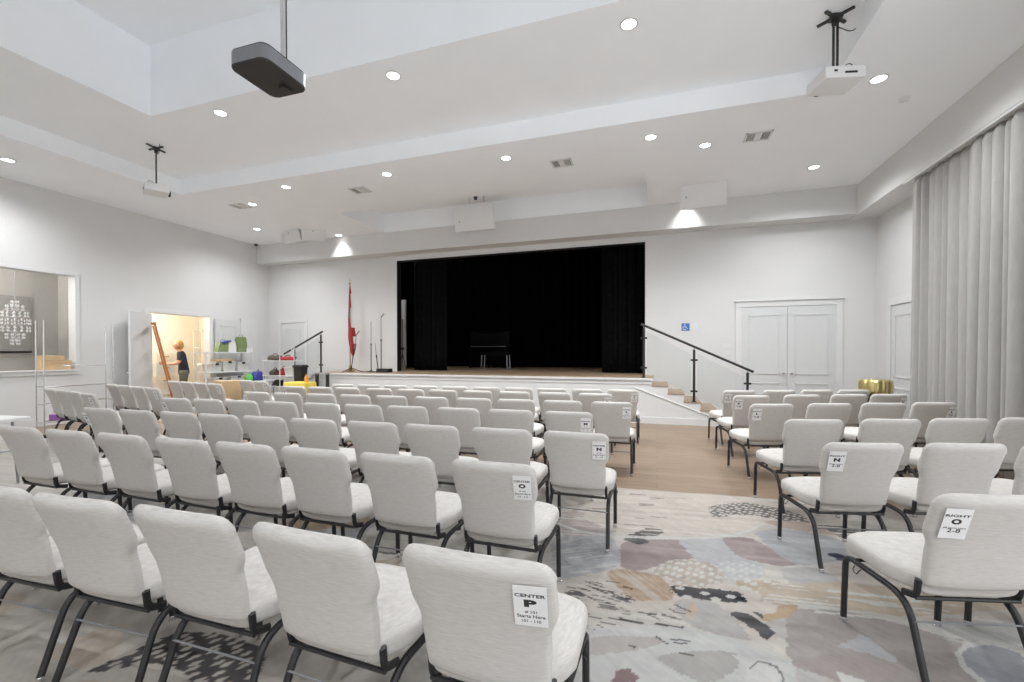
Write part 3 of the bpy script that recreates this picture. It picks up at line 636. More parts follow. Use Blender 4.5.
for row, x, p, y, sl, n, yaw, ls in ROWS:
    nm = {'P': 'the nearest row', 'J': 'the front row'}.get(row, 'row '+row)
    for i in range(n):
        X = x-p*i; Y = y + (X-x)*sl
        if row == 'P': X, Y, yaw = PROW[i]
        else: X = RAWX[row][1][i] - RAWX[row][0]; Y = y + (X-x)*sl
        if i == 0: lab = f'cream chair with the CENTER {row} sign, right aisle end of {nm}' if row not in 'KJ' else f'cream chair signed at its right corner, aisle end of the {"second row from" if row=="K" else "centre row nearest"} the stage'
        elif ls and i == n-1: lab = f'cream chair with a sign on its left corner, far left end of centre row {row}'
        else: lab = f'cream chair, {ORD[i]} from the right aisle end in {nm} of the centre block'
        c = chair(X, Y, yaw + random.uniform(-.6, .6), lab, 'cream chairs of the centre block')
        if i == 0: sg0 = (c, row)
        if i == 0: PENDING = globals().setdefault('PENDING', []); PENDING.append((c, 1, 'CENTER', row, CL))
        if ls and i == n-1: PENDING.append((c, -1, 'CENTER', row, [('# 110', .03, .009), ('Starts Here', .066, .0095), ('110 - 101', .044, .009)]))
RL = [('#8 Starts Here', .080, .0085), ('2-8', .046, .020)]
RROWS = [('O', [(1.325, 2.26), (1.93, 2.42)], 14, 0, 1), ('N', [(1.265, 3.32), (1.87, 3.50), (2.46, 3.68)], 13, 0, 1), ('M', [(1.30, 4.37), (1.94, 4.60), (2.525, 4.825), (3.13, 5.06)], 14, 0, 0),
         ('L', [(1.24, 5.56), (1.875, 5.815), (2.48, 6.07), (3.06, 6.31)], 15, 1, 1), ('K', [(1.22, 6.58), (1.90, 6.91), (2.53, 7.17), (3.07, 7.38)], 16, 1, 1), ('J', [(1.20, 7.41), (1.80, 7.67), (2.36, 7.89), (2.91, 8.09)], 16, 1, 1)]
for row, pts, yaw, re, le in RROWS:
    nm = {'J': 'front row'}.get(row, 'row '+row)
    for i, (X, Y) in enumerate(pts):
        if i == 0 and le: lab = f'cream chair with the RIGHT {row} sign at the aisle, right block' if row not in 'JK' else f'cream chair signed at its left corner, aisle end of the right block {"front row" if row=="J" else "second row"}'
        elif i == 0: lab = 'cream chair without a sign at the aisle end of the right block'
        elif re and i == len(pts)-1: lab = f'cream chair at the curtain end of {nm} in the right block'
        else: lab = f'cream chair, {ORD[i]} from the aisle in {nm} of the right block'
        c = chair(X, Y, yaw + random.uniform(-.8, .8), lab, 'cream chairs of the right block')
        if i == 0 and le: PENDING.append((c, -1, 'RIGHT', row, RL))
        if re and i == len(pts)-1 and row != 'J': PENDING.append((c, 1, 'RIGHT', row, RL))
LROWS = [('M', (-7.80, 4.05), 4), ('L', (-8.03, 5.04), 4), ('K', (-7.98, 6.09), 4), ('J', (-7.80, 6.95), 2)]
for row, (x, y), n in LROWS:
    for i in range(n):
        X = x - .535*i; Y = y + .116*i
        w = {'M': 'nearest', 'L': 'second', 'K': 'third', 'J': 'farthest'}[row]
        lab = f'cream chair with a sign at the aisle end of the {w} left block row' if i == 0 else f'cream chair, {ORD[i]} from the aisle in the {w} left block row'
        c = chair(X, Y, -12 + random.uniform(-1, 1), lab, 'cream chairs of the left block')
        if i == 0: PENDING.append((c, 1, 'LEFT', row, [('# 201', .03, .009), ('Starts Here', .066, .0095), ('201 - 208', .044, .009)]))
for a in PENDING: add_sign(*a)

# ------------------------------------------------------------------ ceiling fixtures
LP = [(-6.96, 6.86, ZC), (-4.71, 6.95, ZC), (-2.42, 7.01, ZC), (-.10, 7.03, ZC), (.71, 7.57, ZC), (2.62, 9.07, ZC), (-8.46, 7.41, ZC), (-10.04, 8.93, ZC), (2.51, 6.40, ZC), (-10.46, 4.42, ZC),
      (-6.18, 4.88, Z1), (-3.24, 4.93, Z1), (-.30, 4.97, Z1)]
LAB = ['first of the row of downlights before the stage, from the left', 'second of the row of downlights before the stage', 'third of the row of downlights, above the stage centre', 'fourth of the row of downlights, right of the centre vent',
       'downlight between the fourth of the row and the right vent', 'lone downlight near the right corner of the stage wall', 'downlight beside the small left ceiling vent', 'downlight near the far left ceiling corner',
       'downlight beside the right white projector', 'downlight close to the left wall', 'downlight on the upper tray, left of the black projector', 'downlight on the upper tray, right of the black projector', 'downlight on the upper tray at the top centre']
ring = MB().lathe([(.075, 0), (.10, 0), (.10, -.006), (.078, -.009), (.075, 0)], n=28).mesh('trim_ring', MTR, True)
lens = MB().lathe([(.001, -.004), (.074, -.004), (.076, -.001), (.001, -.001)], n=24).mesh('lens', MLENS)
def spot(x, y, z, e, deg=158, blend=.9, rx=0., rz=0., size=.08, col=(.96, .98, 1)):
    l = bpy.data.lights.new('downlight_beam', 'SPOT'); l.energy = e; l.spot_size = math.radians(deg); l.spot_blend = blend; l.shadow_soft_size = size; l.color = col
    o = bpy.data.objects.new('downlight_beam', l); C.objects.link(o); o.location = (x, y, z); o.rotation_euler = (rx, 0, rz); return o
EDN = 215
for (x, y, z), lb in zip(LP, LAB):
    t = thing('ceiling_light', 'small round recessed ' + lb, 'ceiling light', (x, y, z), 0, 'recessed downlights')
    link('trim_ring', ring, t); link('lens', lens, t); spot(x, y, z-.03, EDN)
for x, y, lb in ((-8.42, 10.12, 'left of the stage by the left loudspeaker'), (.60, 10.12, 'right of the stage by the right loudspeaker')):
    t = thing('ceiling_light', 'recessed downlight washing the beam, ' + lb, 'ceiling light', (x, y, ZC), 0, 'recessed downlights')
    link('trim_ring', ring, t); link('lens', lens, t); spot(x, y, ZC-.03, 60, 100, .9, size=.05)
# downlights further back in the hall, behind the photographer
for x in (-9, -6, -3, 0, 2.9):
    for y in (-2.4, 1.2 if x in (-9, 2.9) else -1.0):
        z = ZC if x in (-9, 2.9) or y < -1.4 else Z1
        if x == -9: x = -10.2
        t = thing('ceiling_light', 'recessed downlight behind the viewpoint near x %d y %d' % (x, y), 'ceiling light', (x, y, z), 0, 'recessed downlights')
        t['label'] = 'recessed downlight in the rear part of the hall ceiling'; link('trim_ring', ring, t); link('lens', lens, t); spot(x, y, z-.03, EDN*.45)
def vent(x, y, rz, label, z=ZC):
    t = thing('ceiling_vent', label, 'vent', (x, y, z), rz, 'ceiling air vents')
    w, d = .36, .30
    MB().b2((-w/2, -d/2, -.012), (w/2, -d/2+.03, 0)).b2((-w/2, d/2-.03, -.012), (w/2, d/2, 0)).b2((-w/2, -d/2, -.012), (-w/2+.03, d/2, 0)).b2((w/2-.03, -d/2, -.012), (w/2, d/2, 0)).build('frame', MTR, t)
    MB().b2((-w/2+.03, -d/2+.03, -.003), (w/2-.03, d/2-.03, -.001)).build('backing', MPLA, t)
    mb = MB()
    for i in range(5): mb.box((-w/2+.05+.016*i*1.3, 0, -.008), (.011, d-.07, .004), Matrix.Rotation(.5, 3, 'Y'))
    for i in range(5): mb.box((w/2-.05-.016*i*1.3, 0, -.008), (.011, d-.07, .004), Matrix.Rotation(-.5, 3, 'Y'))
    mb.box((0, 0, -.008), (.10, d-.07, .004)); mb.build('slats', MTR, t)
vent(-1.57, 7.5, 0, 'white ceiling vent with dark slats above the stage opening'); vent(1.44, 7.51, 0, 'white ceiling vent with dark slats toward the right wall')
vent(-5.68, 7.46, 0, 'white ceiling vent behind the second downlight of the row'); vent(-8.83, 7.42, 0, 'white ceiling vent near the left wall')
o = MB().lathe([(.001, -.05), (.03, -.045), (.055, -.02), (.06, 0)], n=20).build('dome_camera', MPLA, None, True); p = onX(257.5, 247, XL+.08); o.location = (XL+.08, p.y-.05, ZC); o.location.z = ZC; tag(o, 'small black dome camera in the left ceiling corner', 'camera')
p = onZ(475.5, 197, ZC); o = MB().lathe([(.001, -.06), (.03, -.055), (.035, -.02), (.045, 0)], n=20).build('ceiling_sensor', MPLA, None, True); o.location = p; tag(o, 'small black ceiling sensor above the middle loudspeaker', 'sensor')
p = onZ(904, 98.5, ZC); o = MB().lathe([(.001, -.035), (.05, -.03), (.06, 0)], n=24).build('smoke_detector', MTR, None, True); o.location = p; tag(o, 'small white smoke detector on the ceiling by the curtain', 'smoke detector')

# ------------------------------------------------------------------ loudspeakers under the ceiling
def speaker(us, vs, Y, rz, label, tilt=.25, pair=False, depth=.42):
    a, b = onY(us[0], vs[0], Y), onY(us[1], vs[1], Y); w, h = abs(b.x-a.x), abs(a.z-b.z); c = (a+b)/2
    t = thing('ceiling_loudspeaker', label, 'loudspeaker', (c.x, Y, c.z), rz, 'white ceiling loudspeakers'); R = Matrix.Rotation(tilt, 3, 'X')
    if not pair:
        f = [(-w/2, 0, -h/2), (w/2, 0, -h/2), (w/2, 0, h/2), (-w/2, 0, h/2)]; bk = [(-w*.36, depth, -h*.5), (w*.36, depth, -h*.5), (w*.36, depth, h*.5), (-w*.36, depth, h*.5)]
        mb = MB().loft([[R @ Vector(p) for p in f], [R @ Vector(p) for p in bk]]); mb.build('cabinet', MWHP, t)
        MB().box(R @ Vector((0, -.006, 0)), (w*.96, .012, h*.92), R, .004).build('grille', MWHP, t)
        MB().box(R @ Vector((-w*.36, -.014, -h*.12)), (.03, .006, .03), R).build('badge', MGRY, t)
    else:
        for s, k in ((-1, .58), (1, .42)):
            ww = w*k; R2 = Matrix.Rotation(s*.42, 3, 'Z') @ R; off = Vector((-w/2+ww/2 if s < 0 else w/2-ww/2, .0, 0))
            f = [(-ww*.5, 0, -h/2), (ww*.5, 0, -h/2), (ww*.5, 0, h/2), (-ww*.5, 0, h/2)]; bk = [(-ww*.3, depth*.8, -h*.5), (ww*.3, depth*.8, -h*.5), (ww*.3, depth*.8, h*.5), (-ww*.3, depth*.8, h*.5)]
            mb = MB().loft([[off + R2 @ Vector(p) for p in f], [off + R2 @ Vector(p) for p in bk]]); cbx = mb.build('cabinet', MWHP, t)
            MB().box(off + R2 @ Vector((0, -.006, 0)), (ww*.94, .012, h*.9), R2).build('grille', MWHP, cbx); MB().box(off + R2 @ Vector((-ww*.1 if s < 0 else 0, -.014, -h*.1)), (.03, .006, .03), R2).build('badge', MGRY, cbx)
    zt = ZC-c.z if not (SL[0] < c.x < SL[1]) else Z3-c.z
    for sx in (-.18, .18): MB().tube([(sx, depth*.4, h*.3), (sx, depth*.4, zt)], .012, 8).build('hanger_rod', MWHP, t)
speaker((454, 494), (207, 228), 9.4, 0, 'white loudspeaker hung under the ceiling slot above the stage centre')
speaker((680, 727), (179, 204), 9.3, -.12, 'white loudspeaker hung to the right above the stage')
speaker((279, 321), (221, 239), 9.4, .1, 'pair of angled white loudspeaker boxes at the left above the stage', pair=True)

# ------------------------------------------------------------------ projectors
def ceiling_projector(loc, ztop, rz, label, bracket=1.):
    t = thing('ceiling_projector', label, 'projector', loc, rz, 'white projectors on poles'); L = ztop-loc[2]
    MB().box((0, 0, -.07), (.40, .34, .125), bev=.02).build('body', MWHP, t, 30)
    MB().lathe([(.05, 0), (.055, .02), (.045, .035), (.001, .03)], (-.08, .17, -.07), 18, Matrix.Rotation(-PI/2, 3, 'X')).build('lens', MPLA, t, True)
    MB().box((.05, -.172, -.08), (.12, .006, .02)).box((-.1, -.172, -.06), (.03, .006, .02)).build('ports', MPLA, t)
    for sx in (-1, 1): MB().b2((.02*sx-.009, -.009, .0), (.02*sx+.009, .009, L)).build('pole', MBLK, t)
    m = MB().box((0, 0, L-.02), (.10, .10, .04)).box((0, 0, L-.06), (.05, .05, .06)); 
    for a in (.5, -.9): m.box((0, 0, L-.012), (.34, .03, .02), Matrix.Rotation(a, 3, 'Z'))
    m.build('ceiling_bracket', MBLK, t)
    MB().tube(fillet([(.03, 0, L-.12), (.16, .02, L-.16), (.24, .03, L-.12), (.24, .03, L-.01)], .05), .005, 6).build('cable', MBLK, t, True)
    MB().tube(fillet([(.02, -.02, .03), (.08, -.10, .06), (.1, -.14, -.02), (.06, -.165, -.05)], .04), .004, 6).build('cable', MBLK, t, True)
p = onZ(840, 15, Z1); ceiling_projector((p.x-.04, p.y, Z1-.62), Z1, .25, 'white projector on a twin black pole near the right wall')
p = onZ(154, 148, Z1); ceiling_projector((p.x+.05, p.y, Z1-.67), Z1, -.5, 'white projector on a black pole over the left side')
# big black projector
a, b, c_, d_ = [onZ(u, v, 3.92) for u, v in ((265.8, 55.2), (307, 87), (270.5, 95), (233, 66))]
ctr = (a+b+c_+d_)/4; rz = math.atan2((b-a).y, (b-a).x); wd = (b-a).length; dp = (d_-a).length
pj = thing('ceiling_projector', 'large black projector with a silver rim hung from a chrome pole', 'projector', ctr-Vector((0, 0, .03)), rz)
sx, sy = wd/2+.02, dp/2+.01; hh = .135
def rr(sx, sy, r, z, n=6, e=0):
    out = []
    for (cx, cy, a0) in ((sx-r, sy-r, 0), (-sx+r, sy-r, 90), (-sx+r, -sy+r, 180), (sx-r, -sy+r, 270)):
        for k in range(n+1):
            t = math.radians(a0+90*k/n); out.append(Vector((cx+r*math.cos(t), cy+r*math.sin(t), z)))
    return out
MB().loft([rr(sx*.97, sy*.97, .07, 0), rr(sx, sy, .075, .012), rr(sx, sy, .075, .02)]).build('underside', MPRJ, pj, 40)
MB().loft([rr(sx, sy, .075, .02), rr(sx, sy, .075, hh)]).build('side_band', MGRY, pj, 40)
MB().loft([rr(sx, sy, .075, hh), rr(sx*.97, sy*.97, .07, hh+.015)]).build('top_cover', MPLA, pj, 40)
MB().box((sx-.0, 0, .06), (.012, sy*1.5, .07), bev=.004).build('rear_panel', MPRJ, pj)
MB().box((sx*.55, -sy*.2, -.012), (.10, .07, .025), bev=.008).build('foot', MPLA, pj)
MB().tube([(.09, -.06, hh), (.09, -.06, Z2-3.92)], .022, 14).build('pole', MCHR, pj, True); MB().tube([(.13, -.06, hh), (.125, -.06, Z2-3.92)], .006, 6).build('cable', MBLK, pj, True)
MB().lathe([(.001, 0), (.09, 0), (.09, .012), (.03, .02)], (.09, -.06, Z2-3.92-.02), 20).build('ceiling_plate', MCHR, pj)
MB().tube([(sx, sy*.6, .09), (sx+.03, sy*.6, .12), (sx+.03, sy*.6, .15)], .006, 6).build('cable_end', MBLK, pj)

# ------------------------------------------------------------------ grey curtain on the right
drape('window_curtain', 8.52, 3.4, 3.85, .02, ZB-.025, MCUR, 'floor length grey pleated curtain along the right wall', 'curtain', .14, .16, n=440, axis='y', seed=9, thick=.012)
MB_ = MB().b2((3.705, 3.3, ZB-.05), (3.73, 8.62, ZB-.021)).b2((3.73, 3.3, ZB-.035), (3.92, 8.60, ZB-.021)); o = MB_.build('curtain_track', MTR); tag(o, 'slim white track the right wall curtain hangs from', 'curtain track')

# ------------------------------------------------------------------ stair rails
def handrail(posts, rail, label, glass):
    b0 = posts[0][0]; t = thing('stair_handrail', label, 'handrail', (b0[0], SY+.06, b0[1]))
    o0 = Vector((b0[0], 0, b0[1])); L = lambda x, z, y=0: Vector((x, y, z))-o0
    for (x, z), zt in posts:
        pb = MB().tube([L(x, z), L(x, zt)], .024, 12).build('post', MBLK, t, True)
        MB().lathe([(.045, 0), (.045, .012), (.026, .02)], L(x, z), 16).build('base_flange', MBLK, pb)
        for f in (.2, .8):
            zz = z+(zt-z)*f
            MB().box(L(x, zz), (.13, .03, .04), bev=.006).build('glass_clamp', MBLK, pb)
        MB().tube([L(x, zt), L(x, zt+.05)], .009, 8).build('saddle', MGRY, pb)
    MB().tube([L(*p) for p in rail], .024, 12).build('rail', MBLK, t, True)
    for q4 in glass: MB().poly([L(x, z, -.005) for x, z in q4], (0, .010, 0)).build('glass_panel', MGLS, t)
rl = lambda u, v: (lambda p: (p.x, p.z))(onY(u, v, SY+.06))
r0, r1 = rl(641, 324), rl(753.5, 372)
def rz_(x): return r0[1]+(r1[1]-r0[1])*(x-r0[0])/(r1[0]-r0[0])
xs_ = [rl(643.8, 376)[0], rl(694, 399)[0], rl(747.5, 390)[0]]
zb = [SZ, SZ-.155*3, .0]; 
for i, x in enumerate(xs_):
    k = math.floor((x+.1)/.305); zb[i] = SZ if x < -.1 else max(0, SZ-.155*(k+1))
handrail([((x, z), rz_(x)-.06) for x, z in zip(xs_, zb)], [r0, r1], 'black sloping handrail on the right stage steps',
         [[(xs_[0]+.06, SZ+.12), (xs_[1]-.06, zb[1]+.12), (xs_[1]-.06, rz_(xs_[1])-.14), (xs_[0]+.06, rz_(xs_[0])-.14)], [(xs_[1]+.06, zb[1]+.08), (xs_[2]-.06, zb[2]+.2), (xs_[2]-.06, rz_(xs_[2])-.14), (xs_[1]+.06, rz_(xs_[1])-.14)]])
r0, r1 = rl(322.5, 331.5), rl(284, 354)
xs_ = [rl(321, 373)[0], rl(294.5, 350)[0]]; zb = []
for x in xs_: zb.append(SZ if x > -8.72 else max(0, SZ-.155*(math.floor((-8.72-x)/.305)+1)))
handrail([((x, z), rz_(x)-.06) for x, z in zip(xs_, zb)], [r0, r1], 'black sloping handrail on the left stage steps', [[(xs_[0]-.06, SZ+.12), (xs_[1]+.06, zb[1]+.12), (xs_[1]+.06, rz_(xs_[1])-.14), (xs_[0]-.06, rz_(xs_[0])-.14)]])

# ------------------------------------------------------------------ flag and microphone stands on the stage edge
fx = onY(349, 372.5, 10.2).x; fz = onY(349, 279, 10.2).z-SZ
fl = thing('flag_on_pole', 'furled red and white flag with a green crest on a brass pole', 'flag', (fx, 10.25, SZ))
MB().lathe([(.001, 0), (.14, 0), (.15, .02), (.10, .05), (.03, .08), (.03, .16)], n=20).build('base', MBRZ, fl, True)
MB().tube([(0, 0, .05), (0, 0, fz-.12)], .014, 10).build('pole', MBRZ, fl, True); MB().lathe([(.012, 0), (.03, .02), (.03, .05), (.012, .07), (.02, .09), (.001, .16)], (0, 0, fz-.14), 12).build('finial', MBRZ, fl, True)
prof = [(fz-.15, .015, 0), (fz-.4, .05, .01), (fz-.8, .08, .02), (fz-1.1, .10, .02), (fz-1.35, .12, .05), (fz-1.6, .15, .07), (fz-1.8, .14, .09), (fz-2.05, .08, .09), (fz-2.15, .02, .1)]
rings = []
for z, w_, ox in prof: rings.append([Vector((ox+w_*.72*math.cos(2*PI*k/24)*(1+.25*math.cos(6*PI*k/12)), .6*w_*math.sin(2*PI*k/24)*(1+.3*math.sin(8*PI*k/24)), z)) for k in range(24)])
mb = MB().loft(rings); me = mb.mesh('cloth', [MRED, MWHP, MOLV], 'all')
for f in me.polygons:
    c = f.center; an = math.atan2(c.y, c.x-.04); zr = fz-c.z
    f.material_index = 1 if (.45 < zr < 1.0 and -1.2 < an < .3) or (1.0 < zr < 1.4 and an > -.9 and an < .2) else (2 if .95 < zr < 1.15 and -2.6 < an < -.8 else (1 if 1.5 < zr < 1.9 and -.6 < an < .3 else 0))
link('cloth', me, fl)
def mic_stand(u, v, Y, label, boom=0., base='tripod', mic=True, lean=0.):
    p = onY(u, v, Y); h = p.z-SZ; x0 = p.x - lean
    t = thing('microphone_stand', label, 'microphone stand', (x0, Y, SZ), 0, 'microphone stands on the stage edge')
    if base == 'tripod':
        for k in range(3): a = 2*PI*k/3+.4; MB().tube([(0, 0, .12), (.30*math.cos(a), .30*math.sin(a), .012)], .010, 6).build('leg', MBLK, t)
    else: MB().lathe([(.001, 0), (.13, 0), (.13, .012), (.03, .03), (.02, .06)], n=20).build('base', MBLK, t, True)
    MB().tube([(0, 0, .03), (lean*.55, 0, h*.55)], .013, 8).build('lower_tube', MBLK, t, True)
    MB().tube([(lean*.55, 0, h*.52), (lean, 0, h-.08 if mic else h)], .009, 8).build('upper_tube', MGRY, t, True)
    MB().lathe([(.018, -.03), (.02, 0), (.018, .03)], (lean*.55, 0, h*.55), 10).build('clutch', MBLK, t)
    if mic:
        m = MB().tube([(lean, 0, h-.09), (lean+.06, 0, h-.03)], .011, 8).build('microphone', MBLK, t, True); MB().lathe([(.001, -.02), (.022, -.012), (.026, .005), (.018, .022), (.001, .03)], (lean+.07, 0, h-.02), 12).build('grille', MGRY, m, True)
mic_stand(356.5, 331, 9.72, 'slim microphone stand with a tilted mic right of the flag', lean=.18)
mic_stand(371, 322, 10.05, 'plain thin stand pole without a microphone left of the black stage box', base='round', mic=False)
mic_stand(375, 343, 10.15, 'short leaning stand between the two tall poles', base='round', mic=False, lean=-.1)
mic_stand(381, 314, 10.05, 'tallest microphone stand close to the stage opening', base='round', lean=.0)
p = onY(384, 374, 10.0); o = MB().box((0, 0, .05), (.36, .22, .10), bev=.01).build('stage_box', MPLA); o.location = (p.x, 10.02, SZ); tag(o, 'low black equipment box beneath the tallest microphone stand', 'box')
MB().tube([(-.18, 0, .02), (-.4, -.1, .006), (-.75, .02, .006)], .006, 6).build('cable', MBLK, o)
# stand seen in the wings
p = onY(402.5, 320, 12.0); t = thing('tripod_stand', 'black tripod stand with clamps in front of the pale wing door', 'stand', (p.x, 12.0, SZ)); h = p.z-SZ
MB().tube([(0, 0, .2), (0, 0, h)], .012, 8).build('pole', MBLK, t); MB().lathe([(.001, -.05), (.05, -.03), (.05, .03), (.001, .05)], (0, 0, h*.42), 12).build('clamp', MBLK, t); MB().lathe([(.001, -.03), (.03, 0), (.001, .03)], (0, 0, h), 10).build('head', MBLK, t)
for k in range(3): a = 2*PI*k/3; MB().tube([(0, 0, .5), (.12*math.cos(a), .12*math.sin(a), .01)], .010, 6).build('leg', MBLK, t)

# ------------------------------------------------------------------ small wall fittings
p = onY(685.5, 327, WY); t = thing('accessible_sign', 'small blue sign with a white wheelchair symbol right of the stage', 'sign', (p.x, WY-.004, p.z))
MB().box((0, 0, 0), (.17, .008, .17), bev=.002).build('plate', MSGB, t)
sy_ = MB().lathe([(.001, 0), (.013, 0), (.013, .003), (.001, .003)], (-.012, -.004, .05), 14, Matrix.Rotation(PI/2, 3, 'X'))
sy_.tube([(-.012, -.006, .033), (-.012, -.006, -.01), (.024, -.006, -.01), (.038, -.006, -.045), (.05, -.006, -.04)], .007, 6).tube([(-.012, -.006, .015), (.02, -.006, .015)], .006, 6)
sy_.tube([(-.02+.038*math.cos(a), -.006, -.022+.038*math.sin(a)) for a in [math.radians(110+i*20) for i in range(12)]], .006, 6); sy_.build('wheelchair_symbol', MWHP, t)
def plate(u, v, w, h, label, cat, nm):
    p = onY(u, v, WY); t = thing(nm, label, cat, (p.x, WY-.004, p.z)); MB().box((0, 0, 0), (w, .008, h), bev=.003).build('plate', MTR, t)
    n = max(1, round(w/.07)); 
    for i in range(n): MB().box(((i-(n-1)/2)*w/n*.9, -.006, 0), (.03, .008, .06), bev=.002).build('toggle', MWHP, t)
plate(694, 327, .14, .16, 'white switch plate beside the blue sign', 'switch', 'light_switch'); plate(727, 346, .17, .12, 'wide white switch plate left of the double doors', 'switch', 'light_switch'); plate(727, 353, .2, .10, 'lower white socket plate left of the double doors', 'socket', 'wall_socket')
# gold drum
p0, p1 = onY(859.5, 379, 9.0), onY(892, 379, 9.0); w_ = (p1.x-p0.x)/2; t = thing('gold_ottoman', 'round ribbed gold ottoman on a dark base behind the right front row', 'ottoman', ((p0.x+p1.x)/2, 9.0, 0))
zt = p0.z; zb_ = zt-.24; rings = []
for z, k in ((zb_, .93), (zb_+.015, .99), (zb_+.06, 1.), (zt-.07, 1.), (zt-.03, .97), (zt-.008, .9), (zt, .8)):
    rings.append([Vector((w_*k*(1+.025*math.cos(14*a))*math.cos(a), w_*k*(1+.025*math.cos(14*a))*math.sin(a), z)) for a in [2*PI*i/112 for i in range(112)]])
MB().loft(rings).build('ribbed_body', MGOLD, t, 'all')
MB().lathe([(.001, 0), (w_*.88, 0), (w_*.93, .04), (w_*.93, zb_-.01), (w_*.88, zb_), (.001, zb_)], n=36).build('base', MBRN, t, True)

# ------------------------------------------------------------------ clothes rack by the left wall
q0 = onZ(36, 424, .26); rk = thing('clothes_rack', 'tall chrome rolling rack by the left wall', 'rack', (-9.98, 4.58, 0))
for yy in (0, 1.0):
    for xx in (-.11, .11):
        u = MB().tube([(xx, yy, .06), (xx, yy, 2.0)], .009, 10).build('upright', MCHR, rk, True)
        MB().lathe([(.001, -.025), (.03, -.02), (.03, .02), (.001, .025)], (xx, yy, .031), 14, Matrix.Rotation(PI/2, 3, 'X')).build('caster', MPLA, u, True)
    for z in (.26, .57, .87): MB().tube([(-.11, yy, z), (.11, yy, z)], .010, 8).build('rung', MCHR, rk, True)
MB().tube([(.11, 0, .87), (.11, 1.0, .87)], .011, 8).build('long_rail', MCHR, rk, True); MB().tube([(-.11, 0, .57), (-.11, 1.0, .57)], .012, 8).build('long_rail', MCHR, rk, True); MB().tube([(-.11, .35, 1.22), (-.11, 1.0, 1.22)], .010, 8).build('long_rail', MCHR, rk, True)
for xx in (-.11, .11): MB().tube([(xx, 0, .26), (xx, 1.0, .26)], .010, 8).build('low_rail', MCHR, rk, True)
o = MB().box((0, 0, .05), (.27, .50, .10), bev=.01).build('printed_box', MPUR); o.location = (-9.98, 5.0, .271); tag(o, 'flat purple and pink printed box on the low rails of the chrome rack', 'box')
MB().box((0, .14, .102), (.25, .20, .006)).build('blue_label', MBLU, o)
# white folding tables left of the centre block
def folding_table(loc, w, d, h, rz, label):
    t = thing('folding_table', label, 'table', loc, rz, 'white folding tables'); MB().box((0, 0, h-.02), (w, d, .04), bev=.012).build('tabletop', MWHP, t, 40)
    for sx in (-1, 1):
        m = MB()
        for sy in (-1, 1): MB().tube([(sx*(w/2-.15), sy*(d/2-.08), h-.04), (sx*(w/2-.12), sy*(d/2-.05), 0)], .013, 8).build('leg', MGRY, t, True)
        MB().tube([(sx*(w/2-.15), -d/2+.08, h*.5), (sx*(w/2-.15), d/2-.08, h*.5)], .009, 6).build('crossbar', MGRY, t, True)
folding_table((-7.15, 2.70, 0), 1.1, .42, .74, .10, 'white folding table at the left edge, behind the other')
folding_table((-6.88, 2.20, 0), 1.1, .42, .74, .10, 'white folding table at the left edge, nearer of the two')

# ------------------------------------------------------------------ storage room things
def shelf_unit():
    X0, X1 = -11.40, -10.98; ya, yb = onX(206, 352, X1).y, onX(253, 352, X1).y
    t = thing('storage_shelf', 'white open shelving unit right of the storage doorway', 'shelving', (X1, ya, 0)); D, W = X1-X0, yb-ya
    for z in (.12, .48, .92, 1.44): MB().b2((-D, 0, z), (0, W, z+.03), .004).build('shelf_board', MTR, t)
    for y in (0, W):
        for x in (-D+.015, -.015): MB().b2((x-.015, y-.015, 0), (x+.015, y+.015, 1.47 if y == 0 else 1.95), .003).build('post', MTR, t)
    return X0, X1, ya, yb
X0, X1, ya, yb = shelf_unit()
def bin_(loc, d, label, latch=True, m=MCLR, group='clear storage bins on the white shelving'):
    t = thing('storage_bin', label, 'bin', loc, 0, group)
    MB().loft([[Vector((sx*d[0]/2*k, sy*d[1]/2*k, z)) for sx, sy in ((-1, -1), (1, -1), (1, 1), (-1, 1))] for z, k in ((0, .88), (d[2], 1))]).build('tub', m, t)
    MB().box((0, 0, d[2]+.012), (d[0]*1.06, d[1]*1.06, .024), bev=.006).build('lid', MWHP, t)
    if latch: MB().box((d[0]/2*1.05, 0, d[2]-.0), (.02, .09, .05), bev=.005).build('latch', MPLA, t)
def yat(u, v=365): return onX(u, v, X1).y
bin_((-11.2, (yat(213)+yat(223))/2, .95), (.36, yat(223)-yat(213), .20), 'clear latched bin on the middle shelf beside the storage doorway')
bin_((-11.2, (yat(224.5)+yat(237))/2, .95), (.36, yat(237)-yat(224.5), .25), 'largest clear latched bin at the middle of the middle shelf')
bin_((-11.2, (yat(239)+yat(250))/2, .95), (.36, yat(250)-yat(239), .22), 'clear latched bin at the right end of the middle shelf')
bin_((-11.2, (yat(215)+yat(228))/2, .51), (.36, yat(228)-yat(215), .26), 'clear latched bin on the low shelf, left of its neighbour'); bin_((-11.2, (yat(232)+yat(248))/2, .51), (.36, yat(248)-yat(232), .28), 'clear latched bin on the low shelf, right of its neighbour')
def tote(u0, u1, v0, name, label, m, flap=None, lean=0.):
    y0, y1 = onX(u0, 350, -11.1).y, onX(u1, 350, -11.1).y; h = onX((u0+u1)/2, v0, -11.1).z-1.47; w = y1-y0
    t = thing(name, label, 'bag', (-11.15, (y0+y1)/2, 1.47))
    MB().loft([[Vector((sx*.08*k, sy*w/2*k+lean*z, z)) for sx, sy in ((-1, -1), (1, -1), (1, 1), (-1, 1))] for z, k in ((0, 1), (h*.5, 1.02), (h, .8))]).build('body', m, t)
    MB().tube([(0, -w*.22+lean*h, h), (0, -w*.15+lean*h, h+.06), (0, w*.15+lean*h, h+.06), (0, w*.22+lean*h, h)], .008, 6).build('handle', flap or m, t)
    if flap: MB().box((.02, w*.2+lean*h, h), (.16, w*.9, .05), Matrix.Rotation(.25, 3, 'X'), .012).build('flap', flap, t)
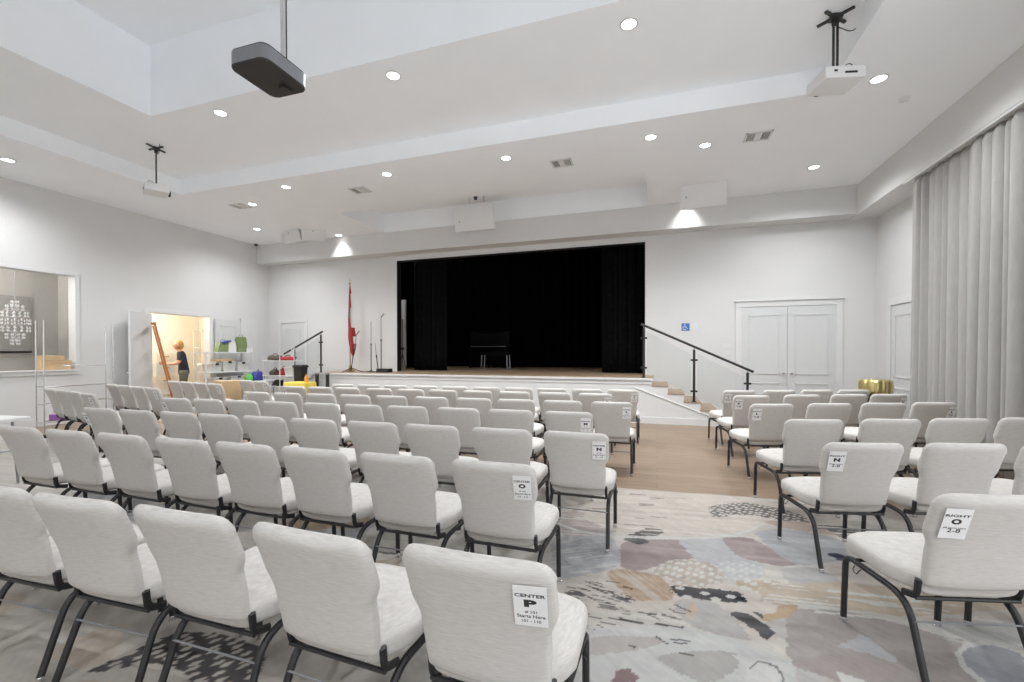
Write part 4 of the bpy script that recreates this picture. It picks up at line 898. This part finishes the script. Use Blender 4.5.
tote(217, 227, 342, 'tote_bag', 'green bag with a blue flap on the top white shelf', MGRN, MBLU, .2)
tote(237, 246, 337, 'tote_bag', 'upright green bag at the right of the top white shelf', MGRN, None, .05)
tote(228, 235.5, 341, 'tote_bag', 'white bag between the two green bags on the top shelf', MWHP)
def mug(u, v, label):
    p = onX(u, v, -11.05); t = thing('mug', label, 'mug', (-11.05, p.y, 1.47), 0, 'mugs on the top shelf'); MB().lathe([(.001, 0), (.04, 0), (.045, .11), (.038, .11), (.036, .01), (.001, .01)], n=18).build('cup', MWHP, t, True)
    MB().tube([(0, .04, .09), (0, .075, .08), (0, .075, .04), (0, .04, .025)], .008, 6).build('handle', MWHP, t)
mug(248.2, 350, 'white mug at the right end of the top shelf'); mug(250.6, 350, 'white mug beside the tall shelf post')
o = MB().box((0, 0, .03), (.22, .5, .06), bev=.01).build('folded_cloth', MBRN); o.data.materials[0] = MCRD; o.location = (-11.12, yat(226), 1.257); o.location.z = 1.224; tag(o, 'flat tan folded cloth lying on the largest clear bin', 'cloth')
# beige sacks in the doorway
p = onX(201, 372, -11.7); o = MB().loft([[Vector((r*math.cos(2*PI*k/20)*(1+.08*math.sin(5*2*PI*k/20)), r*math.sin(2*PI*k/20), z)) for k in range(20)] for z, r in ((0, .14), (.1, .2), (.5, .2), (.85, .17), (1.05, .1), (1.12, .13), (1.16, .08))]).build('sack', MCRM, None, 'all'); o.location = (-12.1, onX(202, 372, -12.1).y, 0); tag(o, 'tall beige sack standing just inside the storage doorway', 'sack')
# drawers and boxes stacked at the left of the storage room
for k, (z, h, w) in enumerate(((0, .45, .6), (.45, .38, .56), (.83, .34, .52), (1.17, .30, .48))):
    p = onX(157, 380, -13.2); nm = ['lowest', 'second', 'third', 'topmost'][k]
    o = MB().box((0, 0, h/2), (.5, w, h), bev=.01).build('storage_box', MWHP if k % 2 == 0 else MCRM); o.location = (-13.3, p.y+.15, z); tag(o, f'pale storage box, {nm} in the stack at the left inside the storage room', 'box', 'stacked boxes in the storage room')
    MB().box((.255, 0, h*.6), (.012, w*.3, .04), bev=.004).build('handle', MCRD, o)
p = onX(197, 340, -13.9); t = thing('metal_shelf', 'pale tall shelf frame at the back of the storage room', 'shelf', (-13.9, p.y-.1, 0))
for y in (0, .75):
    for x in (0, .35): MB().b2((x-.015, y-.015, 0), (x+.015, y+.015, 2.2)).build('post', MCRM, t)
for z in (.4, 1.0, 1.6, 2.15): MB().b2((-.02, -.02, z), (.37, .77, z+.025)).build('shelf_board', MCRM, t)
# ladder
A_, B_ = Vector((-11.16, 7.14, 2.14)), Vector((-10.92, 7.50, 0.0)); d = (A_-B_); L = d.length; dn = d.normalized(); side = Vector((-.83, .55, 0)); side = (side-dn*side.dot(dn)).normalized(); nrm = dn.cross(side)
t = thing('step_ladder', 'orange folded ladder leaning in front of the storage doorway', 'ladder', B_); Rm = Matrix((side, nrm, dn)).transposed()
for s_ in (-1, 1):
    MB().box(Rm @ Vector((s_*.2, 0, L/2)), (.03, .045, L), Rm, .006).build('side_rail', MORG, t); MB().box(Rm @ Vector((s_*.2, .042, L/2-.02)), (.025, .028, L*.96), Rm, .006).build('rear_rail', MORG, t)
for i in range(6): MB().box(Rm @ Vector((0, -.01, .25+i*.31)), (.38, .05, .025), Rm, .004).build('step', MGRY, t)
MB().box(Rm @ Vector((0, .02, L+.0)), (.44, .10, .04), Rm, .01).build('top_cap', MORG, t)

# ------------------------------------------------------------------ person working in the storage room
def skin_chain(name, verts, edges, m, parent, root=0, sub=2):
    me = bpy.data.meshes.new(name); me.from_pydata([v[0] for v in verts], edges, []); o = bpy.data.objects.new(name, me); C.objects.link(o)
    if parent: o.parent = parent
    o.modifiers.new('skin', 'SKIN'); o.modifiers.new('smooth', 'SUBSURF').levels = sub; o.modifiers['smooth'].render_levels = sub
    for i, v in enumerate(verts):
        r = v[1]; me.skin_vertices[0].data[i].radius = (r, r) if not isinstance(r, tuple) else r; me.skin_vertices[0].data[i].use_root = (i == root)
    me.materials.append(m)
    dg = bpy.context.evaluated_depsgraph_get(); bpy.context.view_layer.update(); nm = bpy.data.meshes.new_from_object(o.evaluated_get(dg)); o.modifiers.clear(); o.data = nm; nm.name = name
    for p in nm.polygons: p.use_smooth = True
    return o
def person(loc, rz, k):
    # figure faces +y in its own frame; z up; 1.70 m tall
    t = thing('person', 'person in a navy shirt and olive trousers reaching forward in the storage room', 'person', loc, rz); t.scale = (k, k, k)
    V = [((0, 0, .92), (.105, .085)), ((0, .01, 1.08), (.11, .085)), ((0, .04, 1.25), (.14, .10)), ((0, .07, 1.38), (.12, .085)), ((0, .085, 1.455), .052), ((0, .105, 1.52), .055)]
    E = [(0, 1), (1, 2), (2, 3), (3, 4), (4, 5)]
    def add(ch, par):
        for p, r in ch:
            V.append((p, r)); E.append((par, len(V)-1)); par = len(V)-1
        return par
    for s in (-1, 1):
        add([((.16*s, .06, 1.385), .058), ((.205*s, .08, 1.24), .048), ((.215*s, .14, 1.12), .042), ((.19*s, .30, 1.10), .036), ((.165*s, .38, 1.12), .026)], 3)
        add([((.095*s, 0, .82), .072), ((.10*s, .02, .50), .058), ((.105*s, -.01, .28), .052), ((.105*s, -.02, .09), .036), ((.11*s, .08, .035), .035), ((.115*s, .17, .028), .028)], 0)
    body = skin_chain('body', V, E, MSKN, t)
    # head joined to the neck; hands with five fingers each
    bm = bmesh.new(); bm.from_mesh(body.data)
    hd = bmesh.ops.create_uvsphere(bm, u_segments=20, v_segments=14, radius=1.)['verts']
    for v in hd:
        x, y, z = v.co; w_ = .074*(1-.16*max(0, -z)); v.co = Vector((x*w_, y*.098+.012*max(0, -z)*(y > 0)+.118, z*.122+1.595))
    def blob(c, r):
        q_ = bmesh.ops.create_uvsphere(bm, u_segments=8, v_segments=6, radius=1.)['verts']
        for v in q_: v.co = Vector((v.co.x*r[0]+c[0], v.co.y*r[1]+c[1], v.co.z*r[2]+c[2]))
    blob((0, .222, 1.575), (.013, .018, .020)); blob((0, .208, 1.535), (.022, .010, .008))
    for s in (-1, 1): blob((.076*s, .11, 1.585), (.012, .018, .03)); blob((.03*s, .205, 1.605), (.012, .009, .008))
    for s in (-1, 1):
        h = Vector((.16*s, .43, 1.125)); blob(h, (.020, .045, .040))
        for j, (dz, ln) in enumerate(((.030, .060), (.010, .072), (-.011, .066), (-.030, .050))):
            pts = [h+Vector((0, .035, dz)), h+Vector((-.012*s, .035+ln*.55, dz*1.1)), h+Vector((-.040*s, .035+ln*.7, dz*1.05-.006))]; tmp = MB().tube(pts, [.009, .0085, .007], 6); me = tmp.mesh('tmp', MSKN); bm.from_mesh(me); bpy.data.meshes.remove(me)
        tmp = MB().tube([h+Vector((-.01*s, -.02, .032)), h+Vector((-.035*s, .01, .055)), h+Vector((-.05*s, .035, .05))], [.011, .010, .008], 6); me = tmp.mesh('tmp', MSKN); bm.from_mesh(me); bpy.data.meshes.remove(me)
    bm.to_mesh(body.data); bm.free()
    for p in body.data.polygons: p.use_smooth = True
    S = [((0, .0, .78), (.17, .145)), ((0, .0, .92), (.165, .14)), ((0, .012, 1.08), (.138, .112)), ((0, .04, 1.25), (.158, .118)), ((0, .07, 1.385), (.125, .092)), ((0, .08, 1.43), (.07, .066))]; SE = [(0, 1), (1, 2), (2, 3), (3, 4), (4, 5)]
    for s in (-1, 1):
        b = len(S); S += [((.165*s, .06, 1.385), .074), ((.205*s, .078, 1.25), .066), ((.212*s, .10, 1.18), .062)]; SE += [(4, b), (b, b+1), (b+1, b+2)]
    skin_chain('shirt', S, SE, MNAVY, t)
    T = [((0, 0, .88), (.155, .13)), ((0, 0, 1.0), (.150, .125))]; TE = [(0, 1)]
    for s in (-1, 1):
        b = len(T); T += [((.095*s, 0, .82), .105), ((.10*s, .02, .50), .075), ((.105*s, -.01, .28), .068), ((.105*s, -.015, .09), .058)]; TE += [(0, b), (b, b+1), (b+1, b+2), (b+2, b+3)]
    skin_chain('trousers', T, TE, MOLV, t)
    mb = MB(); hb = bmesh.ops.create_uvsphere(mb.bm, u_segments=20, v_segments=14, radius=1.)['verts']
    for v in hb:
        x, y, z = v.co; f = 1.0 if not (y > .25 and z < .45) else .80; v.co = Vector((x*.086*f, (y*.108)*f+.104, z*.126*f+1.612 - (.03 if y < -.2 and z < 0 else 0)))
    mb.build('hair', MHAIR, t, 'all')
    for s in (-1, 1): MB().loft([[Vector((.11*s+.045*math.cos(a)*w_, .08+.13*math.sin(a), z)) for a in [2*PI*i/16 for i in range(16)]] for z, w_ in ((0, 1), (.03, 1.05), (.07, .8), (.085, .5))]).build('shoe', MPLA, t, 'all')
    return t
p = onX(180, 352, -12.45); person((-12.45, p.y+.10, 0), math.radians(148), 1.04)

# ------------------------------------------------------------------ trolley of costumes and odds and ends near the left stage steps
Yt = 8.95; ux = lambda u, v=370: onY(u, v, Yt).x; vz = lambda v, u=280: onY(u, v, Yt).z
xa, xb = ux(263), ux(294); W = xb-xa; t = thing('wire_trolley', 'three tier white wire trolley loaded with bags left of the stage steps', 'trolley', (xa, Yt, 0))
for x in (0.01, W*.55, W): 
    for y in (0, .4): MB().tube([(x, y, .06), (x, y, vz(347) if x > .1 else vz(356))], .010, 8).build('upright', MWHP, t, True)
tiers = [vz(386.5), vz(375.5), vz(360.5)]
for z in tiers: MB().b2((-.01, -.02, z-.02), (W+.01, .42, z), .004).build('wire_shelf', MWHP, t)
for x in (.02, W-.02):
    for y in (.01, .39): MB().lathe([(.001, -.015), (.035, -.012), (.035, .012), (.001, .015)], (x, y, .036), 12, Matrix.Rotation(PI/2, 3, 'X')).build('caster', MPLA, t, True)
def soft(name, u0, u1, z, h, label, m, cat, dy=.2, dep=.26, seed=0, extra=None):
    r_ = random.Random(seed); x0, x1 = ux(u0), ux(u1); w = (x1-x0)/2; rings = []
    for zz, k in ((0, .8), (h*.12, .98), (h*.5, 1.), (h*.85, .85), (h, .45)):
        rings.append([Vector((w*k*math.copysign(abs(math.cos(a))**.7, math.cos(a))*(1+.06*math.sin(3*a+seed)), dep/2*k*math.copysign(abs(math.sin(a))**.7, math.sin(a)), zz*(1+.10*math.sin(2*a+seed)))) for a in [2*PI*i/24 for i in range(24)]])
    t = thing(name, label, cat, ((x0+x1)/2, Yt+dy, z)); MB().loft(rings).build('body', m, t, 'all')
    MB().tube(fillet([(-w*.5, 0, h*.8), (-w*.3, 0, h*1.35), (w*.3, 0, h*1.35), (w*.5, 0, h*.8)], .1), .010, 6).build('strap', extra or m, t, True); return t
soft('duffel_bag', 263, 275, tiers[2], .13, 'dark maroon bag on the top of the wire trolley', MBRN, 'bag', seed=1, extra=MRED)
soft('duffel_bag', 276, 287.5, tiers[2], .10, 'flat red bag beside the maroon one on the trolley top', MRED, 'bag', seed=2, extra=MPLA)
soft('tool_bag', 265, 273, tiers[1], .14, 'brown bag on the middle tier of the wire trolley', MBRN, 'bag', seed=3)
soft('tool_bag', 274.5, 281, tiers[1], .17, 'bright red bag on the middle tier of the wire trolley', MRED, 'bag', seed=4)
def tub(u0, u1, z, h, label):
    x0, x1 = ux(u0), ux(u1); bin_(((x0+x1)/2, Yt+.2, z), (x1-x0-.03, .36, h), label, False, MCLR, 'clear tubs on the wire trolley')
tub(283, 293, tiers[1], .20, 'clear tub at the right of the trolley middle tier'); tub(283, 293, tiers[0], .20, 'clear tub at the right of the trolley bottom tier'); 
mb = MB()
for i in range(5):
    r = .16-.012*i; mb.tube([(r*math.cos(2*PI*k/24)+.01*i, .7*r*math.sin(2*PI*k/24), .02+.03*i+.01*math.sin(3*2*PI*k/24)) for k in range(25)], .015, 6)
o = mb.build('cable_coil', MPLA, None, True); o.location = (ux(272), Yt+.18, tiers[0]); tag(o, 'black coiled cable on the bottom tier of the wire trolley', 'cable')
# waste bin
p0, p1 = onY(295.5, 370, 8.95), onY(304.5, 370, 8.95); t = thing('waste_bin', 'black lidded waste bin in front of the left stage steps', 'bin', ((p0.x+p1.x)/2, 8.97, 0)); w = (p1.x-p0.x)/2
def rrect(w, d, z, r=.03): return [v+Vector((0, 0, z)) for v in rr(w, d, r, 0)]
MB().loft([rrect(w*.78, .08, .0), rrect(w*.95, .11, onY(299, 367.5, 8.95).z)]).build('bin_body', MPLA, t, 30); hz = onY(299, 367.5, 8.95).z
MB().loft([rrect(w*1.08, .13, hz), rrect(w*1.08, .13, hz+.04), rrect(w*.9, .10, hz+.07)]).build('bin_lid', MPLA, t, 30)
# yellow covered table
p0, p1 = onZ(295, 381, .74), onZ(319, 381, .74); cx, cy = (p0.x+p1.x)/2+.14, 8.5; t = thing('small_table', 'low table under a bright yellow cloth by the left steps', 'table', (cx, cy, 0)); w = .29
MB().b2((-w, -.22, .70), (w, .22, .725)).build('tabletop', MCRD, t)
for sx in (-1, 1):
    for sy in (-1, 1): MB().b2((sx*(w-.05)-.02, sy*.17-.02, 0), (sx*(w-.05)+.02, sy*.17+.02, .70)).build('leg', MCRD, t)
rings = []
for z, k in ((.42, 1.08), (.60, 1.04), (.727, 1.01), (.742, .96)): rings.append([Vector(((w+.015)*k*math.copysign(abs(math.cos(a))**.25, math.cos(a))*(1+(.03*math.sin(14*a) if z < .7 else 0)), .235*k*math.copysign(abs(math.sin(a))**.25, math.sin(a))*(1+(.03*math.sin(14*a) if z < .7 else 0)), z)) for a in [2*PI*i/96 for i in range(96)]])
o = MB().loft(rings).build('tablecloth', MYEL, None, 'all'); o.location = (cx, cy, 0); tag(o, 'bright yellow cloth draped over the small table by the left steps', 'tablecloth')
p = onY(322, 380, 8.5); t = thing('spray_bottle', 'orange bottle standing at the edge of the yellow cloth', 'bottle', (cx+.24, cy-.05, .742)); MB().lathe([(.001, 0), (.045, 0), (.045, .12), (.02, .16), (.016, .19), (.001, .19)], n=16).build('body', MORN, t, True); MB().lathe([(.02, 0), (.02, .03), (.001, .035)], (0, 0, .19), 12).build('cap', MPLA, t)
for u, lb in ((317, 'black round post before the stage edge, left of its twin'), (327.5, 'black round post before the stage edge, right of its twin')):
    p = onY(u, 373.5, 9.2); t = thing('barrier_post', lb, 'post', (p.x, 9.2, 0), 0, 'black posts at the stage edge'); MB().lathe([(.001, 0), (.15, 0), (.15, .015), (.05, .03)], n=24).build('base', MPLA, t, True); MB().tube([(0, 0, .02), (0, 0, p.z)], .045, 14).build('tube', MBLK, t, True); MB().lathe([(.052, -.03), (.052, .012), (.001, .02)], (0, 0, p.z), 16).build('cap', MGRY, t, True)
# table with blue and green bags, cardboard box among the left chairs
p = onX(256, 380, -10.55); folding_table((-10.55, p.y+.05, 0), .6, .9, onX(256, 380.5, -10.55).z, 0, 'small white table carrying a blue bag in front of the shelving')
zt = onX(256, 380.5, -10.55).z
for (u0, u1, v0, m, lb) in ((250, 262, 371.5, MBLU, 'dark blue shiny bag on the small white table'), (244.5, 250, 374, MGRN2, 'bright green bag beside the blue bag on the small table')):
    y0, y1 = onX(u0, 376, -10.55).y, onX(u1, 376, -10.55).y; h = onX((u0+u1)/2, v0, -10.55).z-zt; w = (y1-y0)/2
    t = thing('shopping_bag', lb, 'bag', (-10.5, (y0+y1)/2, zt)); MB().loft([[Vector((.11*k*math.sin(a), w*k*math.copysign(abs(math.cos(a))**.6, math.cos(a))*(1+.05*math.sin(4*a)), z)) for a in [2*PI*i/24 for i in range(24)]] for z, k in ((0, .9), (h*.3, 1.02), (h*.75, .9), (h, .55))]).build('body', m, t, 'all'); MB().tube([(.02, -w*.3, h*.9), (.02, 0, h*1.2), (.02, w*.3, h*.9)], .012, 6).build('handle', m, t)
p = onX(227, 392, -8.95); o = carton((-8.95, p.y, 0), (.46, .40, onX(227, 380.5, -8.95).z), -.3, 'tall brown cardboard box standing among the left block chairs')
# storage room lamp, plus added lamps for the hatch room and stage wing
def side_lamp(x, y, z, e, col, label):
    t = thing('ceiling_lamp', label, 'lamp', (x, y, z)); MB().lathe([(.001, -.07), (.14, -.06), (.17, -.02), (.17, 0)], n=28).build('diffuser', MLENS, t, True); MB().lathe([(.18, -.02), (.19, 0), (.17, 0)], n=28).build('rim', MTR, t)
    l = bpy.data.lights.new('room_lamp', 'POINT'); l.energy = e; l.color = col; l.shadow_soft_size = .15; o = bpy.data.objects.new('room_lamp', l); C.objects.link(o); o.location = (x, y, z-.25)
side_lamp(-12.9, 8.2, 2.75, 110, (1, .93, .80), 'round ceiling lamp lighting the storage room')
side_lamp(NX+.6, 4.0, 3.4, 85, (1, .98, .95), 'round ceiling lamp in the room behind the hatch')  # added fill lamp, out of view, brightens the hatch room
side_lamp(-8.0, 11.9, 5.1, 70, (1, .98, .95), 'dim work lamp in the left wing of the stage')  # added fill lamp, out of view, lights the pale wing door

# ------------------------------------------------------------------ light
w = bpy.data.worlds.new('daylight'); bpy.context.scene.world = w; w.use_nodes = True
nt = w.node_tree; bg = nt.nodes['Background']; tc = nt.nodes.new('ShaderNodeTexCoord'); sx = nt.nodes.new('ShaderNodeSeparateXYZ'); nt.links.new(tc.outputs['Generated'], sx.inputs[0])
# dimmer sky above; brighter lower half added to lift the ceiling
cr = nt.nodes.new('ShaderNodeValToRGB'); mr = nt.nodes.new('ShaderNodeMapRange'); mr.inputs['From Min'].default_value = -.25; mr.inputs['From Max'].default_value = .25
nt.links.new(sx.outputs['Z'], mr.inputs['Value']); nt.links.new(mr.outputs['Result'], cr.inputs['Fac'])
cr.color_ramp.elements[0].color = (.95, .97, 1, 1); cr.color_ramp.elements[1].color = (.45, .46, .48, 1)
nt.links.new(cr.outputs['Color'], bg.inputs['Color']); bg.inputs['Strength'].default_value = 3.4
sc = bpy.context.scene
sc.view_settings.view_transform = 'Standard'; sc.view_settings.look = 'None'; sc.view_settings.gamma = 1; sc.view_settings.use_curve_mapping = False
sc.view_settings.exposure = .16
sc.cycles.use_denoising = True
sc.cycles.max_bounces = 10; sc.cycles.diffuse_bounces = 6; sc.cycles.sample_clamp_indirect = 6
